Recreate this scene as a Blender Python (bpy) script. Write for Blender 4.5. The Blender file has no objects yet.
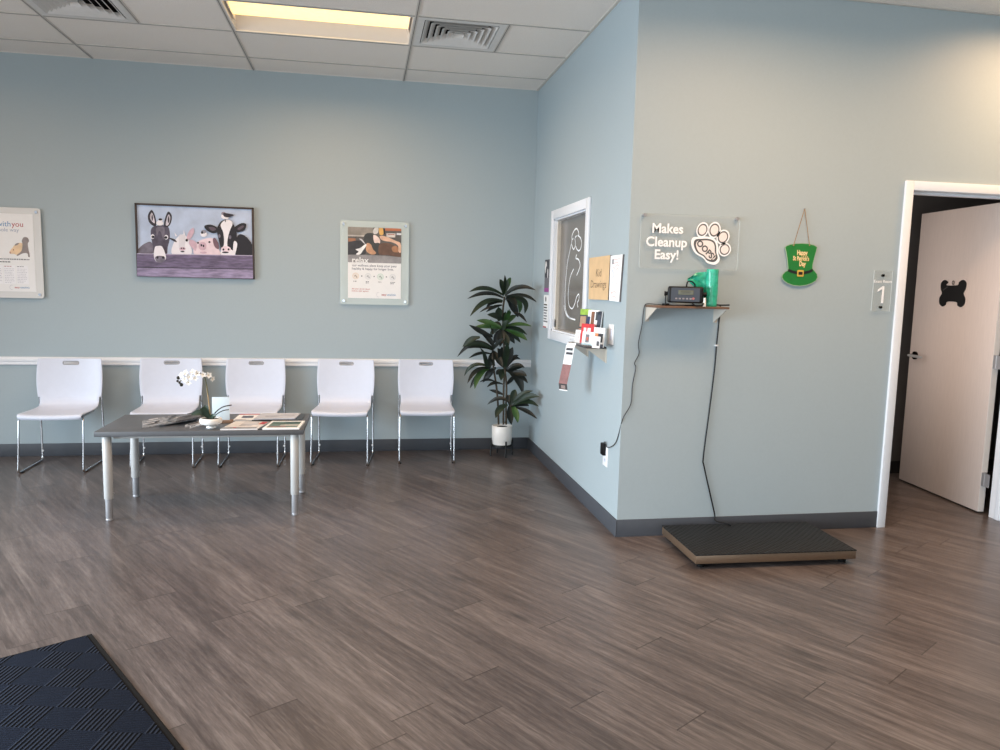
import bpy, bmesh, math, random
from mathutils import Vector, Matrix
random.seed(7)
SC = bpy.context.scene
COL = SC.collection
# ------------------------------------------------------------------ camera (surveyed from the photograph)
F, CH = 752.26, 1.4818
CR = Vector((0.98376439, -0.17787276, 0.02385174))
CU = Vector((-0.00250615, 0.11927586, 0.99285799))
CW = Vector((0.17944733, 0.97679811, -0.11689357))
CP = Vector((0, 0, CH))
YB, XS, YR, H = 6.666, 1.505, 4.189, 3.193
GX, GY, TX, TY = 0.3352, 6.3025, 1.2192, 0.6096
def un(px, py, ax, v):
    d = CR*((px-500)/F) - CU*((py-375)/F) + CW
    return CP + d*((v-CP[ax])/d[ax])
cam = bpy.data.cameras.new('camera'); co = bpy.data.objects.new('camera', cam); COL.objects.link(co)
cam.sensor_width = 36; cam.lens = F*36/1000; cam.clip_start = .05
co.matrix_world = Matrix(((CR.x, CU.x, -CW.x, 0), (CR.y, CU.y, -CW.y, 0), (CR.z, CU.z, -CW.z, CH), (0, 0, 0, 1)))
SC.camera = co

# ------------------------------------------------------------------ materials
def lin(c):
    r = []
    for v in c[:3]:
        v = v/255
        r.append(v/12.92 if v <= .04045 else ((v+.055)/1.055)**2.4)
    return (*r, 1)
MATS = {}
def pm(name, rgb, rough=.5, metal=0, var=.05, scale=25, bump=0, spec=.5, emit=None, alpha=1, trans=0, coat=0, stretch=None):
    """principled material whose colour is gently broken up by noise"""
    if name in MATS: return MATS[name]
    m = bpy.data.materials.new(name); m.use_nodes = True; MATS[name] = m
    nt = m.node_tree; N = nt.nodes; L = nt.links; b = N['Principled BSDF']
    c = lin(rgb)
    tc = N.new('ShaderNodeTexCoord'); no = N.new('ShaderNodeTexNoise'); no.inputs['Scale'].default_value = scale
    no.inputs['Detail'].default_value = 4
    if stretch:
        mp = N.new('ShaderNodeMapping'); mp.inputs['Scale'].default_value = stretch
        L.new(tc.outputs['Object'], mp.inputs[0]); L.new(mp.outputs[0], no.inputs[0])
    else: L.new(tc.outputs['Object'], no.inputs[0])
    rp = N.new('ShaderNodeValToRGB')
    rp.color_ramp.elements[0].position = .3; rp.color_ramp.elements[1].position = .7
    rp.color_ramp.elements[0].color = tuple(max(0, x*(1-var)) for x in c[:3])+(1,)
    rp.color_ramp.elements[1].color = tuple(min(1, x*(1+var)) for x in c[:3])+(1,)
    L.new(no.outputs[0], rp.inputs[0]); L.new(rp.outputs[0], b.inputs['Base Color'])
    b.inputs['Roughness'].default_value = rough; b.inputs['Metallic'].default_value = metal
    b.inputs['Specular IOR Level'].default_value = spec; b.inputs['Alpha'].default_value = alpha
    b.inputs['Transmission Weight'].default_value = trans; b.inputs['Coat Weight'].default_value = coat
    if emit: b.inputs['Emission Color'].default_value = lin(emit[0]); b.inputs['Emission Strength'].default_value = emit[1]
    if bump:
        bp = N.new('ShaderNodeBump'); bp.inputs['Strength'].default_value = bump; bp.inputs['Distance'].default_value = .004
        L.new(no.outputs[0], bp.inputs['Height']); L.new(bp.outputs[0], b.inputs['Normal'])
    return m

class NG:                                   # tiny node-graph helper
    def __init__(s, m): s.nt = m.node_tree; s.N = s.nt.nodes; s.L = s.nt.links
    def n(s, t, **k):
        o = s.N.new(t)
        for a, v in k.items(): setattr(o, a, v)
        return o
    def put(s, sock, v):
        if hasattr(v, 'is_output'): s.L.new(v, sock)
        else: sock.default_value = v
    def m(s, op, a, b=0.0, c=0.0):
        o = s.n('ShaderNodeMath', operation=op); s.put(o.inputs[0], a); s.put(o.inputs[1], b); s.put(o.inputs[2], c); return o.outputs[0]
    def xyz(s, x, y, z=0.0):
        o = s.n('ShaderNodeCombineXYZ')
        for i, v in enumerate((x, y, z)): s.put(o.inputs[i], v)
        return o.outputs[0]
    def noise(s, vec, scale=1, detail=4, rough=.5, dist=0):
        o = s.n('ShaderNodeTexNoise'); s.L.new(vec, o.inputs['Vector']); o.inputs['Scale'].default_value = scale
        o.inputs['Detail'].default_value = detail; o.inputs['Roughness'].default_value = rough; o.inputs['Distortion'].default_value = dist
        return o.outputs[0]
    def ramp(s, f, stops):
        o = s.n('ShaderNodeValToRGB'); e = o.color_ramp.elements
        while len(e) < len(stops): e.new(.5)
        for i, (p, c) in enumerate(stops): e[i].position = p; e[i].color = lin(c)
        s.L.new(f, o.inputs[0]); return o.outputs[0]
    def mix(s, f, a, b, blend='MIX'):
        o = s.n('ShaderNodeMix', data_type='RGBA', blend_type=blend); s.put(o.inputs[0], f); s.put(o.inputs[6], a); s.put(o.inputs[7], b); return o.outputs[2]

def floor_material():
    m = bpy.data.materials.new('wood_plank_vinyl'); m.use_nodes = True; g = NG(m); b = g.N['Principled BSDF']
    tc = g.n('ShaderNodeTexCoord'); mp = g.n('ShaderNodeMapping'); mp.inputs['Rotation'].default_value = (0, 0, math.radians(58.2))
    g.L.new(tc.outputs['Object'], mp.inputs[0]); sp = g.n('ShaderNodeSeparateXYZ'); g.L.new(mp.outputs[0], sp.inputs[0])
    u, v = sp.outputs[0], sp.outputs[1]; W, LN = .178, 1.22
    vw = g.m('DIVIDE', g.m('ADD', v, .06), W); row = g.m('FLOOR', vw)
    wn = g.n('ShaderNodeTexWhiteNoise', noise_dimensions='1D'); g.L.new(row, wn.inputs['W'])
    ul = g.m('ADD', g.m('DIVIDE', u, LN), wn.outputs[0]); colm = g.m('FLOOR', ul)
    w2 = g.n('ShaderNodeTexWhiteNoise', noise_dimensions='2D'); g.L.new(g.xyz(row, colm), w2.inputs['Vector'])
    rnd = w2.outputs[0]; ro = g.m('MULTIPLY', rnd, 37.0)
    warp = g.noise(g.xyz(g.m('MULTIPLY', u, 1.6), g.m('MULTIPLY', v, 9.0), ro), 1, 2)
    fine = g.noise(g.xyz(g.m('MULTIPLY', u, 5.0), g.m('MULTIPLY', v, 75.0), ro), 1, 6, .68)
    fibre = g.noise(g.xyz(g.m('MULTIPLY', u, 22.0), g.m('MULTIPLY', v, 260.0), ro), 1, 3, .6)
    broad = g.noise(g.xyz(g.m('MULTIPLY', u, 1.1), g.m('MULTIPLY', v, 11.0), ro), 1, 3, .55, .6)
    rings = g.m('SINE', g.m('ADD', g.m('MULTIPLY', v, 95.0), g.m('MULTIPLY', warp, 22.0)))
    rings = g.m('MULTIPLY_ADD', rings, .5, .5)
    t = g.m('ADD', g.m('MULTIPLY', broad, .30), g.m('MULTIPLY', fine, .38))
    t = g.m('ADD', t, g.m('MULTIPLY', rings, .045)); t = g.m('ADD', t, g.m('MULTIPLY', fibre, .20))
    t = g.m('ADD', t, g.m('MULTIPLY_ADD', rnd, .06, -.03))
    c = g.ramp(t, [(.37, FLOOR_D), (.49, FLOOR_M), (.62, FLOOR_L)])
    kn = g.n('ShaderNodeTexVoronoi'); g.L.new(g.xyz(g.m('MULTIPLY', u, 1.5), g.m('MULTIPLY', v, 4.0), ro), kn.inputs['Vector']); kn.inputs['Scale'].default_value = 1
    kd = g.m('SMOOTHSTEP' if False else 'LESS_THAN', kn.outputs['Distance'], .0)
    kr = g.ramp(kn.outputs['Distance'], [(.03, (120, 120, 120)), (.16, (255, 255, 255))])
    c = g.mix(.55, c, kr, 'MULTIPLY')
    fu = g.m('FRACT', ul); fv = g.m('FRACT', vw)
    e1 = g.m('LESS_THAN', fu, .0042)
    e2 = g.m('LESS_THAN', fv, .012)
    c = g.mix(g.m('MULTIPLY', e1, .62), c, lin((30, 22, 18)))
    c = g.mix(g.m('MULTIPLY', e2, .22), c, lin((30, 22, 18)))
    g.L.new(c, b.inputs['Base Color'])
    g.L.new(g.m('MULTIPLY_ADD', fine, .12, .25), b.inputs['Roughness']); b.inputs['Specular IOR Level'].default_value = .5
    bp = g.n('ShaderNodeBump'); bp.inputs['Strength'].default_value = .12; bp.inputs['Distance'].default_value = .002
    g.L.new(g.m('SUBTRACT', fine, g.m('MULTIPLY', e1, 2.0)), bp.inputs['Height']); g.L.new(bp.outputs[0], b.inputs['Normal'])
    return m

def carpet_material():
    m = bpy.data.materials.new('ribbed_navy_carpet'); m.use_nodes = True; g = NG(m); b = g.N['Principled BSDF']
    tc = g.n('ShaderNodeTexCoord'); mp = g.n('ShaderNodeMapping'); mp.inputs['Rotation'].default_value = (0, 0, math.radians(45))
    g.L.new(tc.outputs['Object'], mp.inputs[0]); sp = g.n('ShaderNodeSeparateXYZ'); g.L.new(mp.outputs[0], sp.inputs[0])
    u, v = sp.outputs[0], sp.outputs[1]; S = .125
    ch = g.m('MODULO', g.m('ABSOLUTE', g.m('ADD', g.m('FLOOR', g.m('DIVIDE', u, S)), g.m('FLOOR', g.m('DIVIDE', v, S)))), 2.0)
    r1 = g.m('MULTIPLY_ADD', g.m('SINE', g.m('MULTIPLY', v, 2*math.pi*8/S)), .5, .5)
    r2 = g.m('MULTIPLY_ADD', g.m('SINE', g.m('MULTIPLY', u, 2*math.pi*13/S)), .5, .5)
    hgt = g.m('ADD', g.m('MULTIPLY', r1, ch), g.m('MULTIPLY', g.m('MULTIPLY_ADD', r2, .2, .42), g.m('SUBTRACT', 1.0, ch)))
    fz = g.noise(tc.outputs['Object'], 260, 3, .7)
    c = g.ramp(g.m('MULTIPLY_ADD', fz, .35, g.m('MULTIPLY', hgt, .65)), [(.17, (4, 5, 7)), (.38, (15, 19, 28)), (.55, (27, 35, 51)), (.95, (52, 59, 72))])
    g.L.new(c, b.inputs['Base Color']); b.inputs['Roughness'].default_value = .95; b.inputs['Specular IOR Level'].default_value = .1
    bp = g.n('ShaderNodeBump'); bp.inputs['Strength'].default_value = .9; bp.inputs['Distance'].default_value = .006
    g.L.new(g.m('MULTIPLY_ADD', fz, .3, hgt), bp.inputs['Height']); g.L.new(bp.outputs[0], b.inputs['Normal'])
    return m

def tread_material():
    m = bpy.data.materials.new('black_diamond_rubber'); m.use_nodes = True; g = NG(m); b = g.N['Principled BSDF']
    tc = g.n('ShaderNodeTexCoord'); sp = g.n('ShaderNodeSeparateXYZ'); g.L.new(tc.outputs['Object'], sp.inputs[0])
    a = g.m('SINE', g.m('MULTIPLY', g.m('ADD', sp.outputs[0], sp.outputs[1]), 170.0)); c = g.m('SINE', g.m('MULTIPLY', g.m('SUBTRACT', sp.outputs[0], sp.outputs[1]), 170.0))
    hgt = g.m('MAXIMUM', a, c)
    g.L.new(g.ramp(hgt, [(.2, (11, 12, 13)), (.9, (24, 25, 27))]), b.inputs['Base Color'])
    b.inputs['Roughness'].default_value = .55; b.inputs['Specular IOR Level'].default_value = .3
    bp = g.n('ShaderNodeBump'); bp.inputs['Strength'].default_value = .6; bp.inputs['Distance'].default_value = .003
    g.L.new(hgt, bp.inputs['Height']); g.L.new(bp.outputs[0], b.inputs['Normal'])
    return m

def glass_material(name, tint, alpha, rough=.05):
    """thin acrylic / window sheet: partly clear, partly tinted, glossy"""
    m = bpy.data.materials.new(name); m.use_nodes = True; g = NG(m); b = g.N['Principled BSDF']; MATS[name] = m
    tc = g.n('ShaderNodeTexCoord'); f = g.noise(tc.outputs['Object'], 6, 2)
    b.inputs['Base Color'].default_value = lin(tint); b.inputs['Roughness'].default_value = rough
    tr = g.n('ShaderNodeBsdfTransparent'); mx = g.n('ShaderNodeMixShader')
    g.L.new(g.m('MULTIPLY_ADD', f, .04, alpha-.02), mx.inputs[0]); g.L.new(tr.outputs[0], mx.inputs[1]); g.L.new(b.outputs[0], mx.inputs[2])
    g.L.new(mx.outputs[0], g.N['Material Output'].inputs[0]); return m

FLOOR_D, FLOOR_M, FLOOR_L = (70, 62, 60), (96, 87, 84), (124, 115, 111)
M_FLOOR = floor_material(); M_CARPET = carpet_material(); M_TREAD = tread_material()
M_WALL = pm('blue_grey_wall_paint', (168, 181, 186), .45, var=.012, scale=60, bump=.04, spec=.35)
M_BASE = pm('grey_vinyl_baseboard', (70, 73, 79), .5, var=.04)
M_TRIM = pm('white_trim_paint', (232, 235, 240), .35, var=.01)
M_CEIL = pm('acoustic_tile', (240, 234, 227), .95, var=.07, scale=160, bump=.35, spec=.1)
M_GRID = pm('ceiling_grid_paint', (205, 200, 193), .6, var=.02)
M_GRIDD = pm('grid_slot_dark', (120, 117, 113), .7)
M_EXAM = pm('exam_room_shade_grey', (92, 88, 86), .6, var=.02)  # darkness of the unlit room is put into this wall colour
M_WHITEP = pm('white_moulded_plastic', (212, 217, 231), .38, var=.012)
M_CHROME = pm('chrome_tube', (205, 205, 208), .16, 1, var=.03)
M_STEEL = pm('brushed_steel', (160, 160, 163), .35, .3, var=.1, scale=60, stretch=(1, 1, 8))
M_DKSTEEL = pm('dark_bronze_steel', (34, 30, 28), .25, 1, var=.1)
M_TABLE = pm('charcoal_laminate', (84, 85, 88), .42, var=.05, scale=40)
M_TABEDGE = pm('charcoal_edge_band', (70, 71, 74), .5)
M_LEGG = pm('light_grey_leg_paint', (184, 183, 181), .35, var=.02)
M_BLACK = pm('black_plastic', (12, 12, 13), .45, var=.15, spec=.3)
M_BLKMETAL = pm('black_metal', (20, 20, 20), .45, var=.1)
M_PAPER = pm('white_paper', (240, 240, 240), .7, var=.015)
M_DOOR = pm('door_paint_greige', (214, 200, 192), .5, var=.03, scale=14, stretch=(6, 6, .5))
M_DOOREDGE = pm('door_edge_white', (232, 228, 224), .5, var=.02)
M_ACRYL = glass_material('frosted_acrylic', (222, 234, 232), .55, .12)
M_ACRYLW = glass_material('white_backed_acrylic', (238, 238, 236), .8, .12)
M_CLEAR = glass_material('clear_acrylic', (205, 212, 212), .09, .06)
M_ACEDGE = glass_material('acrylic_edge', (228, 236, 236), .6, .1)
M_WINGL = glass_material('grey_window_glass', (126, 122, 117), .94, .15)
def flat(rgb, rough=.6, var=.03): return pm('ink_%d_%d_%d' % rgb, rgb, rough, var=var)

# ------------------------------------------------------------------ object helpers
def tag(o, label=None, cat=None, group=None, kind=None):
    for k, v in (('label', label), ('category', cat), ('group', group), ('kind', kind)):
        if v: o[k] = v
    return o
def thing(name, label, cat, loc=(0, 0, 0), rz=0, group=None):
    o = bpy.data.objects.new(name, None); COL.objects.link(o); o.location = loc; o.rotation_euler = (0, 0, rz); o.empty_display_size = .05
    return tag(o, label, cat, group)
def link(name, me, parent=None, kind=None, loc=None, rz=None):
    o = bpy.data.objects.new(name, me); COL.objects.link(o)
    if parent: o.parent = parent
    if loc is not None: o.location = loc
    if rz is not None: o.rotation_euler = (0, 0, rz)
    if kind: o['kind'] = kind
    return o
def copy_tree(o, parent=None):
    c = o.copy(); COL.objects.link(c); c.parent = parent
    for ch in list(o.children): copy_tree(ch, c)
    return c

class MB:
    """collects shapes into one mesh with several material slots"""
    def __init__(s): s.bm = bmesh.new(); s.mats = []
    def mi(s, m):
        if m not in s.mats: s.mats.append(m)
        return s.mats.index(m)
    def _fin(s, fs, m, smooth):
        i = s.mi(m)
        for f in fs: f.material_index = i; f.smooth = smooth
    def box(s, lo, hi, m, bev=0, rot=None, org=None, seg=2):
        t = bmesh.new(); bmesh.ops.create_cube(t, size=1)
        c = [(a+b)/2 for a, b in zip(lo, hi)]; d = [abs(b-a) for a, b in zip(lo, hi)]
        for v in t.verts: v.co = Vector((v.co.x*d[0], v.co.y*d[1], v.co.z*d[2]))
        if bev: bmesh.ops.bevel(t, geom=t.edges[:], offset=min(bev, min(d)*.45), segments=seg, affect='EDGES', profile=.5)
        M = Matrix.Translation(Vector(c))
        if rot: M = Matrix.Translation(Vector(org or c)) @ rot.to_4x4() @ Matrix.Translation(Vector(c)-Vector(org or c))
        t.transform(M); s.add(t, m, bool(bev)); t.free(); return s
    def add(s, t, m, smooth=False):
        mp = {}
        for v in t.verts: mp[v] = s.bm.verts.new(v.co)
        fs = []
        for f in t.faces:
            try: fs.append(s.bm.faces.new([mp[v] for v in f.verts]))
            except ValueError: pass
        s._fin(fs, m, smooth); return fs
    def face(s, pts, m, smooth=False):
        f = s.bm.faces.new([s.bm.verts.new(p) for p in pts]); s._fin([f], m, smooth); return f
    def grid(s, rows, m, smooth=True, closed=False):
        vs = [[s.bm.verts.new(p) for p in r] for r in rows]; fs = []
        for a, b in zip(vs, vs[1:]):
            n = len(a)
            for j in range(n if closed else n-1):
                fs.append(s.bm.faces.new((a[j], a[(j+1) % n], b[(j+1) % n], b[j])))
        s._fin(fs, m, smooth); return vs
    def tube(s, path, r, m, seg=10, caps=True, smooth=True):
        P = [Vector(p) for p in path]; rows = []; up = None
        for i, p in enumerate(P):
            t = (P[min(i+1, len(P)-1)]-P[max(i-1, 0)]).normalized()
            if up is None:
                up = Vector((0, 0, 1)) if abs(t.z) < .9 else Vector((1, 0, 0))
            x = up - t*up.dot(t)
            if x.length < 1e-5: x = t.orthogonal()
            x.normalize(); up = x; y = t.cross(x)
            rr = r[i] if isinstance(r, (list, tuple)) else r
            rows.append([p + (x*math.cos(a)+y*math.sin(a))*rr for a in [2*math.pi*k/seg for k in range(seg)]])
        vs = s.grid(rows, m, smooth, True)
        if caps:
            s._fin([s.bm.faces.new(list(reversed(vs[0]))), s.bm.faces.new(vs[-1])], m, False)
        return s
    def lathe(s, prof, m, c=(0, 0, 0), seg=24, smooth=True):
        rows = [[(c[0]+r*math.cos(2*math.pi*k/seg), c[1]+r*math.sin(2*math.pi*k/seg), c[2]+z) for k in range(seg)] for r, z in prof]
        vs = s.grid(rows, m, smooth, True)
        for e in (vs[0], vs[-1]):
            if (e[0].co-e[seg//2].co).length > 1e-4: s._fin([s.bm.faces.new(e)], m, False)
        return s
    def prism(s, pts, y0, y1, m, mside=None):
        """outline in (x,z) extruded along y"""
        a = [s.bm.verts.new((x, y0, z)) for x, z in pts]; b = [s.bm.verts.new((x, y1, z)) for x, z in pts]
        fs = [s.bm.faces.new(a), s.bm.faces.new(list(reversed(b)))]; s._fin(fs, m, False)
        n = len(a); sd = [s.bm.faces.new((a[i], b[i], b[(i+1) % n], a[(i+1) % n])) for i in range(n)]
        s._fin(sd, mside or m, False); return s
    # flat drawing: local x right, z up, viewer on the -y side
    def poly(s, pts, m, y): s.face([(x, y, z) for x, z in pts], m); return s
    def stroke(s, pts, w, m, y, closed=False):
        P = [Vector(p) for p in pts]; n = len(P); L = []; R = []
        for i in range(n):
            a = P[(i-1) % n] if (closed or i > 0) else P[i]; b = P[(i+1) % n] if (closed or i < n-1) else P[i]
            t = (b-a).normalized() if (b-a).length else Vector((1, 0)); q = Vector((-t.y, t.x))*w/2
            L.append(P[i]+q); R.append(P[i]-q)
        if closed: L.append(L[0]); R.append(R[0])
        s.grid([[(p.x, y, p.y) for p in L], [(p.x, y, p.y) for p in R]], m, False); return s
    def text(s, body, x, z, size, m, y, align='CENTER', bold=0.0, rot=0, sx=1.0):
        vs, fs = text_mesh(body, align, bold)
        bv = []
        for (a, b) in vs:
            a, b = a*size*sx, b*size
            c, d = math.cos(rot), math.sin(rot)
            bv.append(s.bm.verts.new((x+a*c-b*d, y, z+a*d+b*c)))
        ff = []
        for f in fs:
            try: ff.append(s.bm.faces.new([bv[i] for i in f]))
            except ValueError: pass
        s._fin(ff, m, False); return s
    def mesh(s, name, sharp=40, tri=True, recalc=True):
        if recalc: bmesh.ops.recalc_face_normals(s.bm, faces=s.bm.faces[:])
        if tri:
            ng = [f for f in s.bm.faces if len(f.verts) > 4]
            if ng: bmesh.ops.triangulate(s.bm, faces=ng, quad_method='BEAUTY', ngon_method='EAR_CLIP')
        me = bpy.data.meshes.new(name); s.bm.to_mesh(me); s.bm.free()
        for m in s.mats: me.materials.append(m)
        if any(p.use_smooth for p in me.polygons): me.set_sharp_from_angle(angle=math.radians(sharp))
        return me
    def build(s, name, parent=None, kind=None, **k): return link(name, s.mesh(name), parent, kind, **k)
_TXT = {}
def text_mesh(body, align, bold):
    key = (body, align, bold)
    if key not in _TXT:
        c = bpy.data.curves.new('lettering', 'FONT'); c.body = body; c.align_x = align; c.align_y = 'CENTER'; c.size = 1; c.offset = bold; c.resolution_u = 3
        c.fill_mode = 'FRONT'; c.space_line = .95
        o = bpy.data.objects.new('lettering', c); COL.objects.link(o)
        me = bpy.data.meshes.new_from_object(o.evaluated_get(bpy.context.evaluated_depsgraph_get()))
        _TXT[key] = ([(v.co.x, v.co.y) for v in me.vertices], [list(p.vertices) for p in me.polygons])
        bpy.data.objects.remove(o); bpy.data.curves.remove(c); bpy.data.meshes.remove(me)
    return _TXT[key]
def ell(cx, cz, rx, rz, n=24, rot=0):
    c, d = math.cos(rot), math.sin(rot)
    return [(cx+rx*math.cos(t)*c-rz*math.sin(t)*d, cz+rx*math.cos(t)*d+rz*math.sin(t)*c) for t in [2*math.pi*k/n for k in range(n)]]
def rrect(x0, z0, x1, z1, r, n=5):
    P = []
    for cx, cz, a0 in ((x1-r, z1-r, 0), (x0+r, z1-r, 90), (x0+r, z0+r, 180), (x1-r, z0+r, 270)):
        for k in range(n+1):
            a = math.radians(a0+90*k/n); P.append((cx+r*math.cos(a), cz+r*math.sin(a)))
    return P
def spline(pts, closed=False, n=6):
    P = [Vector(p) for p in pts]; out = []; N_ = len(P)
    for i in range(N_ if closed else N_-1):
        g = lambda k: P[k % N_] if closed else P[max(0, min(N_-1, k))]
        a, b, c, d = g(i-1), g(i), g(i+1), g(i+2)
        for k in range(n):
            t = k/n; out.append(.5*((2*b)+(c-a)*t+(2*a-5*b+4*c-d)*t*t+(3*b-a-3*c+d)*t**3))
    if not closed: out.append(P[-1])
    return [tuple(p) for p in out]
def fillet(path, r, n=5):
    P = [Vector(p) for p in path]; out = [P[0]]
    for a, b, c in zip(P, P[1:], P[2:]):
        d1 = (a-b); d2 = (c-b); q = min(r, d1.length*.45, d2.length*.45); p1 = b+d1.normalized()*q; p2 = b+d2.normalized()*q
        for k in range(n+1):
            t = k/n; out.append(p1*(1-t)**2+b*2*t*(1-t)+p2*t*t)
    out.append(P[-1]); return out
def homog(src, dst):
    import numpy as np
    A = []; B = []
    for (x, y), (u, v) in zip(src, dst):
        A.append([x, y, 1, 0, 0, 0, -u*x, -u*y]); B.append(u); A.append([0, 0, 0, x, y, 1, -v*x, -v*y]); B.append(v)
    h = np.linalg.solve(np.array(A, float), np.array(B, float))
    return lambda x, y: ((h[0]*x+h[1]*y+h[2])/(h[6]*x+h[7]*y+1), (h[3]*x+h[4]*y+h[5])/(h[6]*x+h[7]*y+1))

# ------------------------------------------------------------------ room shell
X0, X1, YF = -5.4, 6.2, -3.2
WT = .12
MB().box((X0, YF, -.1), (X1, YB+.3, 0), M_FLOOR).build('floor', kind='structure')
FIX = {(-1, 1): 'light', (0, 1): 'vent', (-2, 1): 'vent'}    # ceiling grid cells (column from GX, row from GY) with fixtures
cb = MB(); gb = MB()
for i in range(-6, 6):
    for j in range(-2, 18):
        x0, x1 = GX+TX*i, GX+TX*(i+1); y1, y0 = GY-TY*j, GY-TY*(j+1)
        k = FIX.get((i, j))
        if k == 'light': continue
        if k == 'vent': x0 += TY
        xa, xb_, ya, yb_ = max(x0, X0), min(x1, X1), max(y0, YF), min(y1, YB+.2)
        if xb_-xa < .01 or yb_-ya < .01: continue
        cb.face([(xa, ya, H), (xa, yb_, H), (xb_, yb_, H), (xb_, ya, H)], M_CEIL)
ceil = cb.build('ceiling', kind='structure')
def bar(x0, x1, y0, y1, slot):
    gb.box((x0, y0, H-.004), (x1, y1, H+.02), M_GRID)
    if slot == 'y': cx = (x0+x1)/2; gb.box((cx-.003, y0, H-.0046), (cx+.003, y1, H-.003), M_GRIDD)
    if slot == 'x': cy = (y0+y1)/2; gb.box((x0, cy-.003, H-.0046), (x1, cy+.003, H-.003), M_GRIDD)
for i in range(-4, 1): bar(GX+TX*i-.012, GX+TX*i+.012, YF, YB, 'y')
for i in range(1, 5): bar(GX+TX*i-.012, GX+TX*i+.012, YF, YR, 'y')
for j in range(0, 16):
    y = GY-TY*j; xe = XS if y > YR else X1
    for i in range(-5, 5):
        xa, xb_ = GX+TX*i+.012, min(GX+TX*(i+1)-.012, xe)
        if xa < xb_ and xa > X0: bar(xa, xb_, y-.012, y+.012, 'x')
for i in (0, -2): bar(GX+TX*i+TY-.012, GX+TX*i+TY+.012, GY-TY*2+.012, GY-TY-.012, 'y')
gb.box((XS-.018, YR, H-.006), (XS, YB, H+.01), M_GRID)
gb.box((X0, YB-.012, H-.003), (XS, YB, H+.01), M_CEIL)
gb.box((XS, YR-.018, H-.006), (X1, YR, H+.01), M_GRID)
gb.build('trim_1', kind='structure')

MB().box((X0-WT, YB, 0), (XS+WT+1.4, YB+WT, H+.1), M_WALL).build('wall_back', kind='structure')
WY0, WY1, WZ0, WZ1 = 5.035, 5.93, 1.138, 2.023
w = MB()
w.box((XS, YR, 0), (XS+WT, WY0, H+.1), M_WALL).box((XS, WY1, 0), (XS+WT, YB, H+.1), M_WALL)
w.box((XS, WY0, 0), (XS+WT, WY1, WZ0), M_WALL).box((XS, WY0, WZ1), (XS+WT, WY1, H+.1), M_WALL); w.build('wall_side', kind='structure')
DX0, DX1, DZ = 3.309, 4.206, 2.126
w = MB()
w.box((XS+WT, YR, 0), (DX0-.018, YR+WT, H+.1), M_WALL).box((DX1+.018, YR, 0), (X1, YR+WT, H+.1), M_WALL).box((DX0-.018, YR, DZ+.018), (DX1+.018, YR+WT, H+.1), M_WALL)
w.build('wall_right', kind='structure')
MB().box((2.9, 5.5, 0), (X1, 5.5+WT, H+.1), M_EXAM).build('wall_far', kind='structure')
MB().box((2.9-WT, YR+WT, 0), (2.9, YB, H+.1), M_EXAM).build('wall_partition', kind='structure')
# left wall and street-side wall (behind the camera) with big window openings
w = MB(); wx = X0
for (ya, yb_, za, zb) in ((YF, -1.6, 0, H+.1), (4.6, YB, 0, H+.1), (-1.6, 4.6, 0, .15), (-1.6, 4.6, 2.85, H+.1)): w.box((wx-WT, ya, za), (wx, yb_, zb), M_WALL)
w.build('wall_left', kind='structure')
w = MB()
for (xa, xb_, za, zb) in ((X0, -4.6, 0, H+.1), (3.4, X1, 0, H+.1), (-4.6, 3.4, 0, .15), (-4.6, 3.4, 2.85, H+.1)): w.box((xa, YF-WT, za), (xb_, YF, zb), M_WALL)
w.build('wall_front', kind='structure')
MB().box((X1, YF, 0), (X1+WT, YB, H+.1), M_WALL).build('wall_end', kind='structure')
# baseboards
BT, BH = .008, .106
MB().box((X0, YB-BT, 0), (XS-BT, YB, BH), M_BASE, .002).build('baseboard_back', kind='structure')
MB().box((XS-BT, YR-BT, 0), (XS, YB, BH), M_BASE, .002).build('baseboard_side', kind='structure')
MB().box((XS, YR-BT, 0), (3.253, YR, BH), M_BASE, .002).build('baseboard_right', kind='structure')
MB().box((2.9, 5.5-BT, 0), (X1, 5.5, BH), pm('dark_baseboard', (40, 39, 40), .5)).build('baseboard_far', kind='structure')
# chair rail
c = MB(); prof = [(0, .756), (.012, .756), (.018, .764), (.016, .782), (.020, .792), (.020, .806), (.012, .822), (0, .824)]
c.grid([[(X0, YB-a, z) for a, z in prof], [(XS, YB-a, z) for a, z in prof]], M_TRIM, False)
c.build('trim_2', kind='structure')
# door frame: casing, jambs, stop
d = MB(); cw = .056; xo0, xo1 = DX0-cw, DX1+cw
for a, b in ((xo0, DX0), (DX1, xo1)):
    d.box((a, YR-.018, 0), (b, YR, DZ+cw), M_TRIM, .004)
d.box((DX0, YR-.018, DZ), (DX1, YR, DZ+cw), M_TRIM, .004)
d.box((DX0-.018, YR, 0), (DX0, YR+WT, DZ+.018), M_TRIM).box((DX1, YR, 0), (DX1+.018, YR+WT, DZ+.018), M_TRIM).box((DX0, YR, DZ), (DX1, YR+WT, DZ+.018), M_TRIM)
d.box((DX0, YR+.045, DZ-.016), (DX1, YR+.08, DZ), M_TRIM, .003).box((DX0, YR+.045, 0), (DX0+.014, YR+.08, DZ-.016), M_TRIM, .003).box((DX1-.012, YR+.03, 0), (DX1, YR+.066, DZ-.016), M_TRIM, .003)
d.build('trim_3', kind='structure')
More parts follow.
